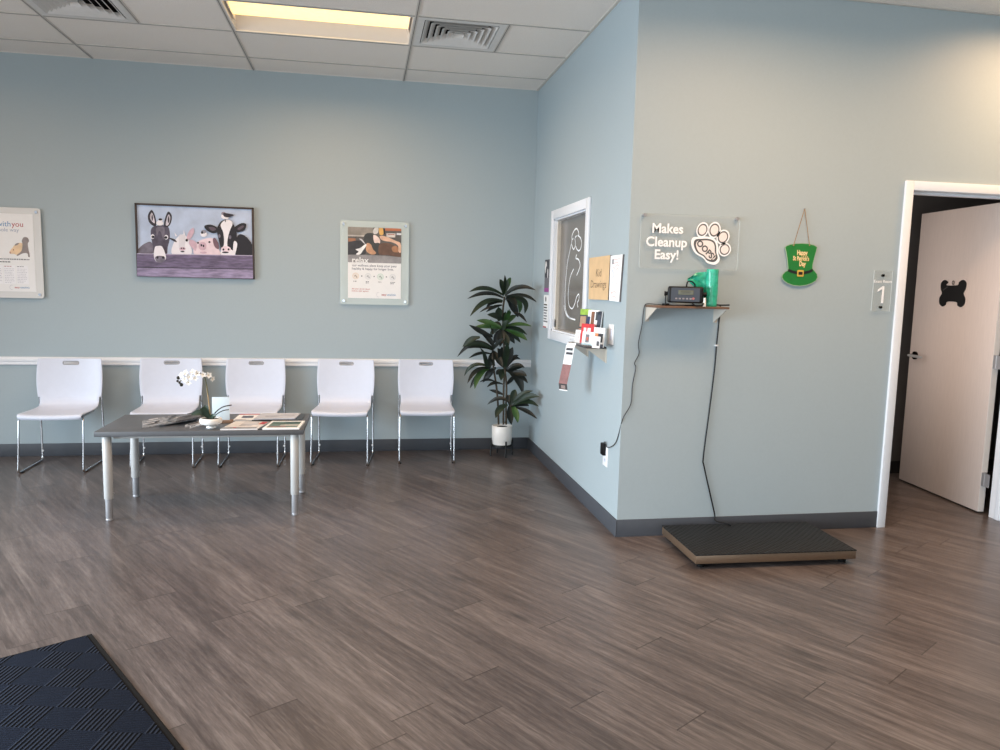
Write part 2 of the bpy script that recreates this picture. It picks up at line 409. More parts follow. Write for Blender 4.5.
# door leaf (open into the exam room).  local x: latch -> hinge, viewer on -y side
ang = math.radians(-95.6); LL = .9
hx, hy = 4.191, 4.389
door = bpy.data.objects.new('door_1', None); COL.objects.link(door); door['kind'] = 'structure'
door.location = (hx, hy, .012); door.rotation_euler = (0, 0, ang)
tag(door, 'open greige exam room door swung inward with black bone sign', 'door')
lf = MB(); lf.box((-LL, 0, 0), (0, .044, 2.108), M_DOOR, .002)
lf.box((-.0005, .001, .001), (.0012, .043, 2.107), M_DOOREDGE)
lf.build('leaf', door)
hd = MB(); hz = 1.010; hxk = -LL+.075
def cyl_y(mb, x, z, r, y0, y1, m, seg=20): mb.tube([(x, y0, z), (x, y1, z)], r, m, seg)
cyl_y(hd, hxk, hz, .031, -.012, 0, M_DKSTEEL, 28); cyl_y(hd, hxk, hz, .012, -.06, -.01, M_DKSTEEL)
hb = hd.build('handle', door)
lv = MB(); lv.tube(fillet([(hxk-.006, -.054, hz), (hxk+.06, -.058, hz), (hxk+.15, -.052, hz-.002)], .02), .0105, pm('satin_nickel', (196, 196, 196), .3, .4), 12); lv.build('lever', hb)
for z0 in (.245, 1.055, 1.865):
    hg = MB(); zc = z0-.012
    hg.box((.0012, .003, zc-.045), (.004, .041, zc+.045), M_STEEL)
    hg.tube([(.03, .004, zc-.047), (.03, .004, zc+.047)], .007, M_STEEL, 12)
    hg.box((.004, .002, zc-.045), (.03, .006, zc+.045), M_STEEL)
    hg.box((.03, .000, zc-.045), (.078, .003, zc+.045), M_STEEL)
    for dz in (-.03, 0, .03):
        hg.tube([(.0035, .022+.008*(dz != 0), zc+dz), (.0055, .022+.008*(dz != 0), zc+dz)], .004, M_DKSTEEL, 8)
    hg.build('hinge', door)

# service window in the side wall (local frame: viewer looks +x)
win = bpy.data.objects.new('window_1', None); COL.objects.link(win); win['kind'] = 'structure'
win.location = (XS, 0, 0); win.rotation_euler = (0, 0, -math.pi/2)       # local x = -world y, local y = +world x
tag(win, 'white framed service window with dark grey glass', 'window')
f = MB(); CWD = .07
a0, a1 = -WY1, -WY0
f.box((a0-CWD, -.016, WZ0-CWD), (a0, 0, WZ1+CWD), M_TRIM, .004).box((a1, -.016, WZ0-CWD), (a1+CWD+.008, 0, WZ1+CWD), M_TRIM, .004)
f.box((a0, -.016, WZ1), (a1, 0, WZ1+CWD), M_TRIM, .004).box((a0, -.016, WZ0-CWD), (a1, 0, WZ0), M_TRIM, .004)
f.box((a0, 0, WZ0), (a0+.012, WT, WZ1), M_TRIM).box((a1-.012, 0, WZ0), (a1, WT, WZ1), M_TRIM)
f.box((a0, 0, WZ1-.012), (a1, WT, WZ1), M_TRIM).box((a0, 0, WZ0), (a1, WT, WZ0+.012), M_TRIM)
f.build('window_frame', win)
MB().box((a0+.012, .045, WZ0+.012), (a1-.012, .051, WZ1-.012), M_WINGL).build('pane', win)
bl = MB(); bl.box((a0+.012, .02, WZ0+.012), (a0+.03, .05, WZ1-.012), pm('jamb_shade_beige', (205, 198, 186), .6)); bl.box((a0+.012, .02, WZ0+.03), (a0+.03, .026, WZ0+.09), M_STEEL)  # beige strip paints in the shaded inner part of the far jamb
bl.build('jamb_strip', win)

# ------------------------------------------------------------------ flat-object frames: root at a point on a wall, local x right, z up
def wall_thing(name, label, cat, loc, side, group=None):
    rz = {'back': 0, 'right': 0, 'side': -math.pi/2}[side]
    return thing(name, label, cat, loc, rz, group)
def loc_of(px, py, side, root, off=0):
    """photo reading -> local (x,z) on the wall plane (off = distance in front of it)"""
    if side == 'back': p = un(px, py, 1, YB-off); return (p.x-root[0], p.z-root[2])
    if side == 'right': p = un(px, py, 1, YR-off); return (p.x-root[0], p.z-root[2])
    p = un(px, py, 0, XS-off); return (root[1]-p.y, p.z-root[2])

# ---- service window drawing (white line decal of a pet)
dl = (XS, 5.48, 1.58)
t = wall_thing('window_decal', 'white outline drawing of seated pets on the dark window glass', 'decal', (XS+.0440, 5.48, 1.58), 'side')
dm = MB(); WH = flat((246, 249, 255))
def zp(z, x, y): return (z[0]+x/z[2], z[1]+y/z[2])
ZW = (540, 190, 4.685)
for pts, wd in (([(150, 240), (150, 215), (160, 190), (172, 181), (180, 195), (182, 212)], .016), ([(172, 214), (164, 226), (166, 255), (158, 278), (150, 262), (148, 240), (156, 226)], .014),
                ([(176, 212), (190, 225), (195, 250), (190, 275), (181, 285), (172, 276), (167, 262)], .014),
                ([(150, 238), (140, 285), (129, 340), (121, 420), (117, 500), (118, 540), (124, 575), (138, 598), (165, 608)], .015),
                ([(113, 540), (118, 570), (128, 592), (142, 602)], .014),
                ([(158, 370), (145, 398), (136, 440), (132, 500), (136, 540), (150, 556), (162, 535), (172, 500), (182, 488), (182, 512), (175, 530), (178, 550)], .014),
                ([(172, 302), (168, 320), (180, 325), (188, 350), (182, 375), (172, 400)], .015)):
    q = []
    for x, y in pts:
        px, py = zp(ZW, x, y); p = un(px, py, 0, XS+.044); q.append((5.48-p.y, p.z-1.58))
    dm.stroke(spline(q, n=5), wd*.72, WH, 0)
dm.build('line_drawing', t)

# ---- farm animal painting
C4 = [loc_of(134.1, 203.7, 'back', (0, 0, 0), .03), loc_of(252.7, 206.5, 'back', (0, 0, 0), .03), loc_of(254.1, 278.6, 'back', (0, 0, 0), .03), loc_of(138.3, 277.6, 'back', (0, 0, 0), .03)]
pw, ph = .922, .59; pc = (sum(c[0] for c in C4)/4, YB, sum(c[1] for c in C4)/4)
t = wall_thing('framed_painting', 'thin brown framed painting of farm animals behind a fence board', 'painting', pc, 'back')
fr = MB(); fb = pm('dark_wood_frame', (62, 50, 46), .5)
for lo, hi in (((-pw/2, -.035, -ph/2), (-pw/2+.014, -.001, ph/2)), ((pw/2-.014, -.035, -ph/2), (pw/2, -.001, ph/2)), ((-pw/2, -.035, ph/2-.014), (pw/2, -.001, ph/2)), ((-pw/2, -.035, -ph/2), (pw/2, -.001, -ph/2+.014))): fr.box(lo, hi, fb, .002)
fr.build('frame', t)
hm = homog([(65, 62), (912, 82), (922, 597), (95, 590)], [(-pw/2, ph/2), (pw/2, ph/2), (pw/2, -ph/2), (-pw/2, -ph/2)])
cv = MB(); lay = [0]
skyc = pm('painted_sky', (190, 204, 228), .6, var=.13, scale=9); plk = pm('painted_plank', (112, 100, 128), .6, var=.4, scale=14, stretch=(1, 1, 5))
G1, G2, G3, PK, PK2, WT_, BK = flat((118, 112, 126), var=.25), flat((52, 48, 58), var=.2), flat((88, 82, 98), var=.3), flat((238, 216, 224), var=.08), flat((212, 180, 194), var=.12), flat((244, 240, 246)), flat((34, 32, 40))
def D(pts, m, smooth=True):
    lay[0] += 1; q = [hm(*p) for p in pts]; cv.poly(spline(q, True, 4) if smooth else q, m, -.0202-.00025*lay[0])
def DE(x, y, rx, ry, m, rot=0): D(ell(x, y, rx, ry, 12, rot), m, False)
iw, ih = pw/2-.012, ph/2-.012
cv.box((-iw, -.020, -ih), (iw, -.004, ih), WT_)
D([(78, 76), (903, 92), (908, 430), (92, 430)], skyc, False)
D([(92, 420), (110, 380), (150, 350), (190, 345), (215, 420)], G1)                         # donkey body
D([(185, 250), (215, 225), (300, 225), (320, 300), (305, 380), (295, 430), (215, 430), (200, 370), (185, 300)], G3)
D([(205, 228), (170, 200), (160, 150), (185, 110), (210, 150), (222, 215)], G2); D([(203, 205), (180, 180), (176, 150), (188, 130), (202, 160), (210, 200)], flat((214, 206, 216), var=.3))
D([(275, 225), (285, 160), (305, 120), (330, 150), (325, 200), (305, 230)], G2); D([(288, 215), (296, 165), (308, 140), (320, 165), (312, 205), (300, 222)], flat((214, 206, 216), var=.3)); D([(192, 145), (186, 165), (190, 190), (197, 175)], G2); D([(308, 150), (302, 180), (306, 205), (314, 180)], G2)
D([(222, 240), (280, 240), (270, 340), (240, 345), (228, 300)], G1)
DE(197, 303, 14, 17, WT_); DE(200, 305, 11, 10, BK); DE(294, 306, 14, 17, WT_); DE(291, 308, 11, 10, BK)
D([(222, 330), (245, 260), (275, 330), (290, 420), (215, 425)], G3)
DE(246, 205, 26, 18, WT_); DE(250, 185, 16, 14, WT_); DE(250, 178, 14, 8, BK)            # bird
D([(340, 430), (350, 340), (400, 285), (440, 300), (465, 350), (470, 430)], WT_)          # goat
D([(350, 335), (320, 318), (318, 310), (355, 320), (370, 340)], G2); D([(440, 310), (455, 260), (485, 235), (490, 270), (462, 318)], PK2)
D([(360, 300), (352, 270), (372, 295)], WT_, False); D([(415, 290), (418, 250), (428, 290)], WT_, False); D([(385, 300), (400, 285), (430, 300), (420, 400), (390, 400)], flat((226, 222, 228)))
DE(411, 387, 22, 13, PK2); DE(404, 384, 6, 5, BK); DE(420, 384, 6, 5, BK); DE(412, 407, 14, 5, G2); DE(440, 325, 9, 10, BK)
D([(500, 430), (505, 350), (560, 315), (630, 310), (665, 380), (670, 430)], PK)           # pig
D([(510, 345), (470, 320), (455, 345), (480, 380), (505, 400)], PK2); D([(625, 320), (640, 305), (665, 345), (668, 385), (640, 370)], flat((120, 92, 104)))
DE(553, 366, 28, 32, PK2); DE(545, 360, 6, 9, BK); DE(560, 364, 6, 9, BK); DE(521, 343, 7, 7, BK); DE(602, 336, 8, 7, BK); DE(560, 412, 24, 8, PK2)
DE(560, 280, 24, 20, WT_); DE(560, 262, 18, 14, flat((150, 148, 160))); DE(549, 268, 8, 10, BK)
D([(790, 430), (800, 290), (850, 285), (905, 350), (906, 430)], BK)                       # cow
D([(655, 240), (690, 180), (750, 180), (790, 250), (795, 340), (770, 425), (700, 425), (670, 330)], BK)
D([(680, 210), (720, 172), (765, 195), (740, 270), (730, 360), (775, 400), (770, 428), (690, 428), (685, 390), (705, 350), (700, 270)], WT_)
D([(660, 235), (610, 210), (565, 220), (580, 250), (625, 272), (655, 262)], BK); D([(780, 225), (830, 195), (862, 205), (850, 245), (805, 262), (785, 250)], BK)
D([(595, 230), (630, 228), (648, 245), (620, 255)], flat((96, 84, 96))); D([(800, 235), (835, 212), (845, 222), (815, 245)], flat((96, 84, 96)))
DE(672, 292, 9, 14, G1); DE(748, 298, 9, 14, G1); DE(720, 385, 36, 22, PK); DE(702, 388, 7, 8, BK); DE(738, 386, 7, 8, BK); DE(716, 408, 24, 6, G2)
D([(775, 330), (800, 345), (785, 420), (770, 425)], WT_)
DE(712, 148, 30, 22, WT_); DE(700, 128, 16, 12, flat((150, 140, 150))); D([(700, 125), (735, 128), (775, 138), (735, 155), (705, 150)], G2); D([(710, 170), (712, 190), (716, 190), (716, 170)], BK, False)
D([(92, 430), (908, 430), (912, 525), (96, 525)], plk, False); D([(96, 528), (912, 528), (914, 592), (98, 588)], pm('painted_plank_low', (150, 138, 168), .6, var=.35, scale=12, stretch=(1, 1, 5)), False)
D([(92, 426), (908, 426), (908, 431), (92, 431)], flat((190, 180, 205)), False); D([(96, 522), (912, 522), (912, 528), (96, 528)], G2, False)
D([(218, 380), (240, 370), (270, 375), (294, 430), (295, 465), (262, 488), (228, 480), (212, 440)], WT_); D([(222, 450), (255, 440), (290, 450), (285, 478), (258, 490), (230, 480)], G1)
DE(238, 452, 8, 10, BK); DE(278, 452, 8, 10, BK)
cv.build('canvas', t)

# ---- acrylic posters on stand-offs
def poster(pcx, label, pic, acr):
    cz = 1.648; aw, ah = .584, .711
    t = wall_thing('poster_holder', label, 'poster', (pcx, YB, cz+.006), 'back', 'acrylic posters on the back wall')
    a = MB(); a.prism(rrect(-aw/2, -ah/2, aw/2, ah/2, .022), -.026, -.02, acr, M_ACEDGE); a.build('acrylic_panel', t)
    for sx in (-1, 1):
        for sz in (-1, 1):
            s = MB(); x, z = sx*(aw/2-.03), sz*(ah/2-.03)
            s.tube([(x, .003, z), (x, -.033, z)], .008, M_CHROME, 14).tube([(x, -.027, z), (x, -.034, z)], .011, M_CHROME, 16); s.build('standoff', t)
    p = MB(); pic(p); p.build('paper', t)
    return t
INKN = flat((70, 80, 110)); INKG = flat((120, 120, 126)); INKR = flat((178, 52, 58)); INKB = flat((84, 140, 190)); LG = flat((205, 206, 212)); LG2 = flat((226, 227, 232))
Y1 = -.0275; EP = .0003
def logo(p, x, z, s):
    p.stroke(ell(x-.02*s/.02, z, .014*s/.02, .017*s/.02, 16)[3:14], .003, LG, Y1-3*EP)
    p.text('easy', x, z, s, INKR, Y1-3*EP, 'LEFT', .012); p.text('vetclinic', x+1.93*s, z, s, INKB, Y1-3*EP, 'LEFT', .006)
def bars(p, x0, z, n, w, dz, h, m, y):
    for k in range(n):
        ww = w*(1 if k < n-1 else .7)*random.uniform(.85, 1); xx = x0
        while xx < x0+ww-.004:
            l = random.uniform(.006, .02); p.poly([(xx, z-k*dz), (min(xx+l, x0+ww), z-k*dz), (min(xx+l, x0+ww), z-k*dz-h), (xx, z-k*dz-h)], m, y); xx += l+.004
def pic_right(p):
    pw_, ph_ = .452, .604; x0, z1 = -.227, .302
    p.box((x0, -.0275, -ph_/2), (x0+pw_, -.026, z1), M_PAPER)
    h2 = homog([(45, 80), (840, 120), (840, 640), (45, 610)], [(x0, z1), (x0+pw_, z1), (x0+pw_, .302-.298), (x0, .302-.298)])
    k = [0]
    def d(pts, m, sm=True):
        k[0] += 1; q = [h2(*a) for a in pts]; q = spline(q, True, 4) if sm else q
        p.poly([(min(max(a, x0), x0+pw_), min(max(b, .004), z1)) for a, b in q], m, Y1-EP*(.5+.4*k[0]))
    c = lambda *a: pm('print_%d_%d_%d' % a, a, .5, var=.18, scale=22)
    d([(45, 80), (840, 120), (840, 640), (45, 610)], c(96, 92, 90), False)
    d([(45, 80), (420, 98), (420, 215), (45, 205)], c(146, 140, 132), False); d([(45, 200), (300, 212), (300, 232), (45, 222)], c(190, 184, 178), False)
    d([(50, 250), (160, 255), (160, 300), (50, 300)], c(160, 112, 84), False)
    d([(600, 108), (840, 120), (840, 155), (600, 148)], c(186, 112, 78), False); d([(620, 185), (755, 190), (750, 250), (620, 245)], c(214, 206, 200), False); d([(640, 196), (740, 200), (738, 212), (640, 208)], c(170, 110, 90), False)
    d([(770, 185), (840, 188), (840, 215), (770, 212)], c(210, 212, 216), False)
    d([(45, 330), (100, 300), (220, 290), (300, 330), (310, 420), (290, 500), (45, 500)], c(58, 58, 62))
    d([(290, 220), (340, 180), (430, 190), (470, 260), (520, 330), (560, 480), (440, 500), (370, 420), (290, 320)], c(62, 64, 64))
    d([(330, 330), (390, 350), (420, 420), (470, 480), (400, 500), (320, 440)], c(196, 150, 118))
    d([(420, 160), (440, 110), (500, 105), (490, 180), (440, 195)], c(206, 204, 202)); d([(510, 105), (565, 108), (575, 200), (520, 205)], c(216, 170, 96)); d([(570, 115), (600, 120), (600, 200), (580, 200)], c(40, 40, 42), False)
    d([(500, 420), (530, 340), (640, 330), (740, 370), (830, 420), (836, 540), (640, 510), (520, 500)], c(106, 80, 66)); d([(700, 400), (760, 375), (800, 420), (790, 470), (720, 460)], c(172, 124, 92))
    d([(520, 230), (600, 230), (760, 300), (830, 340), (836, 470), (800, 460), (790, 370), (700, 320), (560, 290)], c(226, 186, 160))
    d([(425, 215), (470, 220), (520, 270), (525, 330), (490, 325), (440, 320)], c(236, 214, 206))
    d([(160, 420), (230, 400), (310, 340), (320, 370), (270, 440), (230, 495), (165, 495), (205, 455)], c(240, 240, 242)); d([(215, 260), (260, 275), (300, 335), (285, 330), (240, 285)], c(220, 220, 224))
    d([(45, 500), (200, 500), (400, 510), (600, 520), (840, 545), (840, 640), (45, 610)], c(150, 148, 150), False)
    yy = Y1-EP*14
    p.text('relax', x0+.033, .022, .07, M_PAPER, yy, 'LEFT', .02)
    p.text('our wellness plans keep your pets', x0+.035, -.022, .0275, INKN, Y1-EP, 'LEFT', .004); p.text('healthy & happy for longer lives.', x0+.033, -.05, .0275, INKN, Y1-EP, 'LEFT', .004)
    for i, m in enumerate(((226, 200, 176), (214, 218, 222), (186, 214, 196), (212, 216, 222))):
        cx = x0+.066+i*.105; cz = -.112-.004*i*.3
        p.stroke(ell(cx, cz, .026, .026, 24), .003, flat(m), Y1-EP, True); p.poly(ell(cx, cz, .0245, .0245, 20), flat(tuple(int(a*.25+178) for a in m)), Y1-.5*EP)
        p.poly(ell(cx-.004, cz+.002, .010, .006, 12, .6), flat(tuple(int(a*.6+50) for a in m)), Y1-1.5*EP); p.poly(ell(cx+.008, cz-.008, .006, .009, 12, .4), flat(tuple(int(a*.6+50) for a in m)), Y1-1.5*EP)
        bars(p, cx-.02, cz-.042, 2 if i in (1, 3) else 1, .042, .011, .006, INKG, Y1-EP)
        if i < 3: p.poly([(cx+.046, cz-.004), (cx+.056, cz-.004), (cx+.056, cz+.005), (cx+.046, cz+.005)], INKG, Y1-EP)
    p.text('Ask your doctor about', x0+.032, -.222, .0165, INKR, Y1-EP, 'LEFT', .006); p.text('wellness plan options.', x0+.032, -.240, .0165, INKR, Y1-EP, 'LEFT', .006)
    logo(p, x0+.285, -.268, .024)
def pic_left(p):
    pw_, ph_ = .452, .61; x0, z1 = -.217, .307; x1 = x0+pw_
    p.box((x0, -.0275, -ph_/2), (x1, -.026, z1), M_PAPER)
    p.text('you', x1-.093-.062, z1-.083, .058, INKR, Y1-EP, 'LEFT', .0); p.text('with', x1-.093-.066, z1-.083, .058, INKB, Y1-EP, 'RIGHT', .0)
    p.text('the whole way', x1-.104, z1-.128, .042, flat((168, 176, 196)), Y1-EP, 'RIGHT')
    h2 = homog([(0, 130), (460, 140), (492, 600), (0, 590)], [(x1-.232, z1), (x1, z1), (x1, z1-.345), (x1-.232, z1-.345)])
    k = [0]
    def d(pts, m): k[0] += 1; p.poly(spline([h2(*a) for a in pts], True, 4), m, Y1-EP*(1+.5*k[0]))
    gr, cr_ = flat((148, 138, 136), var=.15), flat((236, 206, 170), var=.12)
    d([(150, 500), (190, 455), (250, 432), (310, 440), (300, 520), (230, 560), (160, 540)], cr_)
    d([(300, 410), (330, 372), (385, 375), (408, 410), (390, 440), (400, 500), (420, 580), (395, 582), (380, 545), (310, 545), (235, 572), (220, 562), (290, 520), (310, 450)], gr)
    d([(190, 458), (215, 438), (260, 432), (230, 455)], gr); d([(110, 530), (150, 490), (215, 480), (240, 520), (200, 545), (125, 548)], cr_); d([(110, 530), (125, 525), (130, 545), (118, 548)], flat((190, 140, 130)))
    d([(160, 505), (180, 500), (175, 515)], flat((160, 110, 90)))
    bars(p, x0+.03, -.045, 2, .385, .022, .009, INKG, Y1-EP)
    for i in range(4):
        xx = x1-.043-.092*(i+1)
        p.poly([(xx-.002, -.098), (xx+.084, -.098), (xx+.084, -.245), (xx-.002, -.245)], flat((244, 244, 247)), Y1-.6*EP)
        bars(p, xx+.004, -.104, 1, .076, .012, .005, flat((176, 120, 128)) if i % 2 else INKG, Y1-EP); bars(p, xx+.004, -.124, 9, .074, .0135, .0045, LG, Y1-EP)
    bars(p, x0+.03, -.255, 4, .11, .013, .005, INKG, Y1-EP); logo(p, x1-.155, -.272, .021)
poster(.099, 'clear acrylic poster with photo of pets on a couch', pic_right, M_ACRYL)
poster(-2.523-.292, 'white acrylic poster at the left edge with a grey puppy', pic_left, M_ACRYLW)

# ---- OOPS paw sign
sc_ = (1.871, YR, 1.762)
t = wall_thing('cleanup_sign', 'clear acrylic cleanup sign with white paw print above shelf', 'sign', sc_, 'right')
a = MB(); a.prism(rrect(-.305, -.156, .305, .156, .02), -.018, -.013, M_CLEAR, M_ACEDGE); a.build('acrylic_panel', t)
for sx in (-1, 1):
    s = MB(); x, z = sx*.285, .146
    s.tube([(x, .003, z), (x, -.024, z)], .007, M_STEEL, 12).tube([(x, -.019, z), (x, -.028, z)], .0105, M_STEEL, 14); s.build('standoff', t)
lt = MB(); ZS = (630, 195, 5.358); ysg = -.0186
def sg(x, y): return loc_of(*zp(ZS, x, y), 'right', sc_, .018)
for txt, x, y in (('Makes', 202, 182), ('Cleanup', 196, 254), ('Easy!', 196, 322)):
    q = sg(x, y); lt.text(txt, q[0], q[1], .076, WH, ysg, 'CENTER', .026)
lt.build('lettering', t)
pa = MB(); DKG = flat((84, 84, 86)); PKW = flat((238, 228, 226))
for (x, y, rx, ry, rot) in ((388, 187, 32, 40, .5), (452, 188, 34, 42, .3), (498, 226, 34, 40, -.2+.9), (507, 292, 34, 36, .9)):
    c_ = sg(x, y); k = 1/5.358/163
    for r, m, l in ((1.04, WH, 0), (.82, DKG, 1), (.64, PKW, 2)): pa.poly(ell(c_[0], c_[1], rx*k*r*.97, ry*k*r*.97, 24, -rot*.8), m, ysg-.0003*l-.0001)
pad = [(330, 265), (338, 232), (375, 226), (420, 226), (455, 240), (468, 268), (470, 310), (478, 345), (455, 370), (415, 362), (390, 335), (350, 310)]
cx_, cy_ = sum(p[0] for p in pad)/len(pad), sum(p[1] for p in pad)/len(pad)
for r, m, l in ((1.04, WH, 3), (.86, DKG, 4), (.72, PKW, 5)): pa.poly(spline([sg(cx_+(x-cx_)*r, cy_+(y-cy_)*r) for x, y in pad], True, 5), m, ysg-.0003*l-.0001)
q = sg(405, 296); pa.text('OOPS!', q[0], q[1], .05, DKG, ysg-.0025, 'CENTER', .03, rot=-.72)
pa.build('paw_print', t)

# ---- bracket shelves
LAM = pm('walnut_laminate', (112, 84, 66), .45, var=.2, scale=20, stretch=(1, 8, 8)); BRK = pm('bracket_putty_metal', (196, 188, 176), .4, var=.03)
def shelf(root, x0, x1, dep, board_m, brk, bh, ztop, th=.016):
    b = MB(); b.box((x0, -dep, ztop-th), (x1, 0, ztop), board_m, .002); b.build('shelf_board', root)
    for x in brk:
        b = MB(); z = ztop-th
        b.face([(x, 0, z), (x, -dep+.006, z), (x, 0, z-bh)], BRK); b.face([(x+.004, 0, z), (x+.004, -dep+.006, z), (x+.004, 0, z-bh)], BRK)
        b.box((x-.001, -.003, z-bh), (x+.022, 0, z), BRK); b.box((x-.001, -dep+.004, z-.003), (x+.022, 0, z), BRK)
        b.face([(x, -dep+.006, z), (x+.004, -dep+.006, z), (x+.004, 0, z-bh), (x, 0, z-bh)], BRK); b.build('bracket', root)
RZ = 1.395
t = wall_thing('wall_shelf', 'small brown bracket shelf under the cleanup sign', 'shelf', (1.622, YR, RZ), 'right')
shelf(t, 0, .442, .172, LAM, (.004, .43), .085, 0, .012)
SZ = 1.121
t = wall_thing('brochure_shelf', 'dark bracket shelf below window holding brochures', 'shelf', (XS, 4.515, SZ), 'side')
shelf(t, -.41, 0.0, .135, pm('dark_shelf_board', (62, 60, 62), .45), (-.395, -.008), .09, 0, .012)

# ---- weight display head on the right shelf
t = thing('weight_display', 'black digital weight display on the small brown shelf', 'display', (1.822, 4.088, RZ), -.40)
b = MB(); b.box((-.1, -.03, .018), (.1, .03, .112), M_BLACK, .012, seg=3); b.build('housing', t)
b = MB(); b.prism(rrect(-.08, .026, .08, .104, .004), -.0325, -.029, pm('slate_face_plate', (58, 64, 74), .5)); fp = b.build('face_plate', t)
b = MB(); b.box((-.04, -.0345, .064), (.045, -.032, .09), pm('lcd_olive', (96, 98, 84), .25), .001); b.text('00000', .0, .077, .022, flat((52, 54, 48)), -.0347, 'CENTER', 0); b.build('screen', fp)
for k in range(5):
    b = MB(); x = -.05+.02*k; b.prism(rrect(x-.006, .038, x+.006, .047, .002), -.0345, -.032, flat((140, 132, 134))); b.build('button', fp)
b = MB(); b.prism(ell(.045, .044, .007, .007, 14), -.0345, -.032, flat((170, 104, 104))); tag(b.build('button', fp), 'reddish round button')
for s_ in (-1, 1):
    b = MB(); b.tube([(s_*.1, 0, .07), (s_*.118, 0, .07)], .011, M_BLACK, 12); b.tube([(s_*.112, 0, .07), (s_*.118, 0, .07)], .014, M_BLACK, 8); b.build('knob', t)
b = MB(); b.tube(fillet([(-.109, 0, .07), (-.109, .0, .006), (-.09, -.0, .004), (.09, 0, .004), (.109, 0, .006), (.109, 0, .07)], .01), .004, M_BLACK, 8); b.build('bracket', t)
b = MB(); b.tube(spline([(.005, .03, .10), (.008, .025, .135), (.028, .02, .142), (.05, .025, .125), (.055, .035, .095), (.09, .06, .04), (.17, .05, .012), (.25, .035, .012)], n=6), .0045, M_BLACK, 8)
b.tube(spline([(.04, -.035, .018), (.06, -.05, .006), (.095, -.05, .008), (.1, -.04, .02)], n=5), .004, M_BLACK, 8); b.build('cable', t)
b = MB(); b.tube([(.108, -.03, .001), (.108, -.03, .05)], [.009, .006], flat((226, 226, 222)), 12)
o = b.build('connector', t); tag(o, 'small white connector')
# ---- green bag roll
t = thing('waste_bag_roll', 'upright roll of green plastic waste bags on shelf', 'bag roll', (1.981, 4.085, RZ))
GRN = pm('green_plastic_film', (46, 170, 138), .3, var=.3, scale=45, bump=.6, coat=.3)
b = MB(); n = 36; rows = []
for z in [.0, .002]+[.02*i for i in range(1, 11)]+[.212, .214]:
    e = .96 if z in (0, .214) else 1
    rows.append([((.034+.0016*math.sin(5*a+z*40)+.001*math.sin(11*a-z*70))*e*math.cos(a), (.034+.0016*math.cos(4*a+z*30))*e*math.sin(a), z) for a in [2*math.pi*k/n for k in range(n)]])
vs = b.grid(rows, GRN, True, True); b._fin([b.bm.faces.new(vs[-1])], GRN, False); b._fin([b.bm.faces.new(vs[0])], GRN, False)
b.tube([(0, 0, .2141), (0, 0, .2146)], .012, flat((26, 120, 92)), 14); b.build('roll', t)
b = MB(); rows = []
for i in range(9):
    u_ = i/8
    top = Vector((-.02-.108*u_, .022+.03*u_+.006*math.sin(6*u_), .2-.012*u_-.028*max(0, u_-.6)/.4)); bot = Vector((-.02-.108*u_, .03+.02*u_+.004*math.sin(9*u_), .02+.13*u_**.75))
    rows.append([tuple(top.lerp(bot, v/6)+Vector((0, .008*math.sin(5*u_+v*1.7), 0))) for v in range(7)])
b.grid(rows, GRN, True); b.build('loose_end', t)
# ---- adapter + its cord
def wallpts(pts, off=.006):
    out = []
    for px, py in pts:
        p = un(px, py, 1, YR-off)
        if p.x < XS-off:
            p = un(px, py, 0, XS-off)
        out.append(p)
    return out
t = thing('power_adapter', 'black plug adapter with thin cord running up to shelf', 'power adapter', (XS-.001, 4.452, .45))
b = MB(); b.box((-.026, -.028, -.006), (-.004, .030, .07), M_BLACK, .006); b.build('plug_body', t)
cl = MB(); pts = [(610.5, 445.5), (616, 442), (622.7, 419), (630.8, 404), (632.5, 385), (635.8, 368), (634.6, 363), (639, 353.7), (638.5, 343), (642, 325), (643.9, 309)]
W_ = wallpts(pts); W_ = [Vector((XS-.016, 4.452, .515)), Vector((XS-.012, 4.43, .532)), Vector((XS-.008, 4.39, .505))] + W_[1:]
W_ += [Vector((1.622, YR-.02, RZ+.006)), Vector((1.66, YR-.09, RZ+.006)), Vector((1.71, 4.10, RZ+.006)), Vector((1.75, 4.05, RZ+.006)), Vector((1.80, 4.04, RZ+.006))]
ro = Vector(t.location); cl.tube([Vector(p)-ro for p in spline([tuple(p) for p in W_], n=5)], .0028, pm('dark_grey_cord', (60, 60, 62), .5), 8)
cl.build('cord', t)
tag(MB().box((-.012, -.018, 0), (.022, .012, .012), M_BLACK, .004).build('cord_connector', None, loc=(0, 0, 0)), None)
cc = bpy.data.objects['cord_connector']; cc.parent = t; cc.location = Vector((1.70, 4.09, RZ+.001))-ro; cc.rotation_euler = (0, 0, .3)
# ---- floor scale
ps = thing('floor_scale', 'low black platform pet scale on the floor against wall', 'scale', (2.229, 3.862, 0), math.radians(-1.6))
sw, sd, zt = .935, .5, .082
b = MB(); BRZ = pm('bronze_brushed_metal', (140, 118, 98), .35, .7, var=.12, scale=30, stretch=(1, 1, 20))
for lo, hi in (((-sw/2, -sd/2, .03), (sw/2, -sd/2+.02, zt-.006)), ((-sw/2, sd/2-.02, .03), (sw/2, sd/2, zt-.006)), ((-sw/2, -sd/2+.02, .03), (-sw/2+.02, sd/2-.02, zt-.006)), ((sw/2-.02, -sd/2+.02, .03), (sw/2, sd/2-.02, zt-.006))): b.box(lo, hi, BRZ, .003)
b.box((-sw/2+.02, -sd/2+.02, .05), (sw/2-.02, sd/2-.02, .06), M_BLKMETAL); b.build('frame', ps)
b = MB(); b.box((-sw/2-.002, -sd/2-.002, zt-.006), (sw/2+.002, sd/2+.002, zt), M_TREAD, .002); b.build('top_mat', ps)
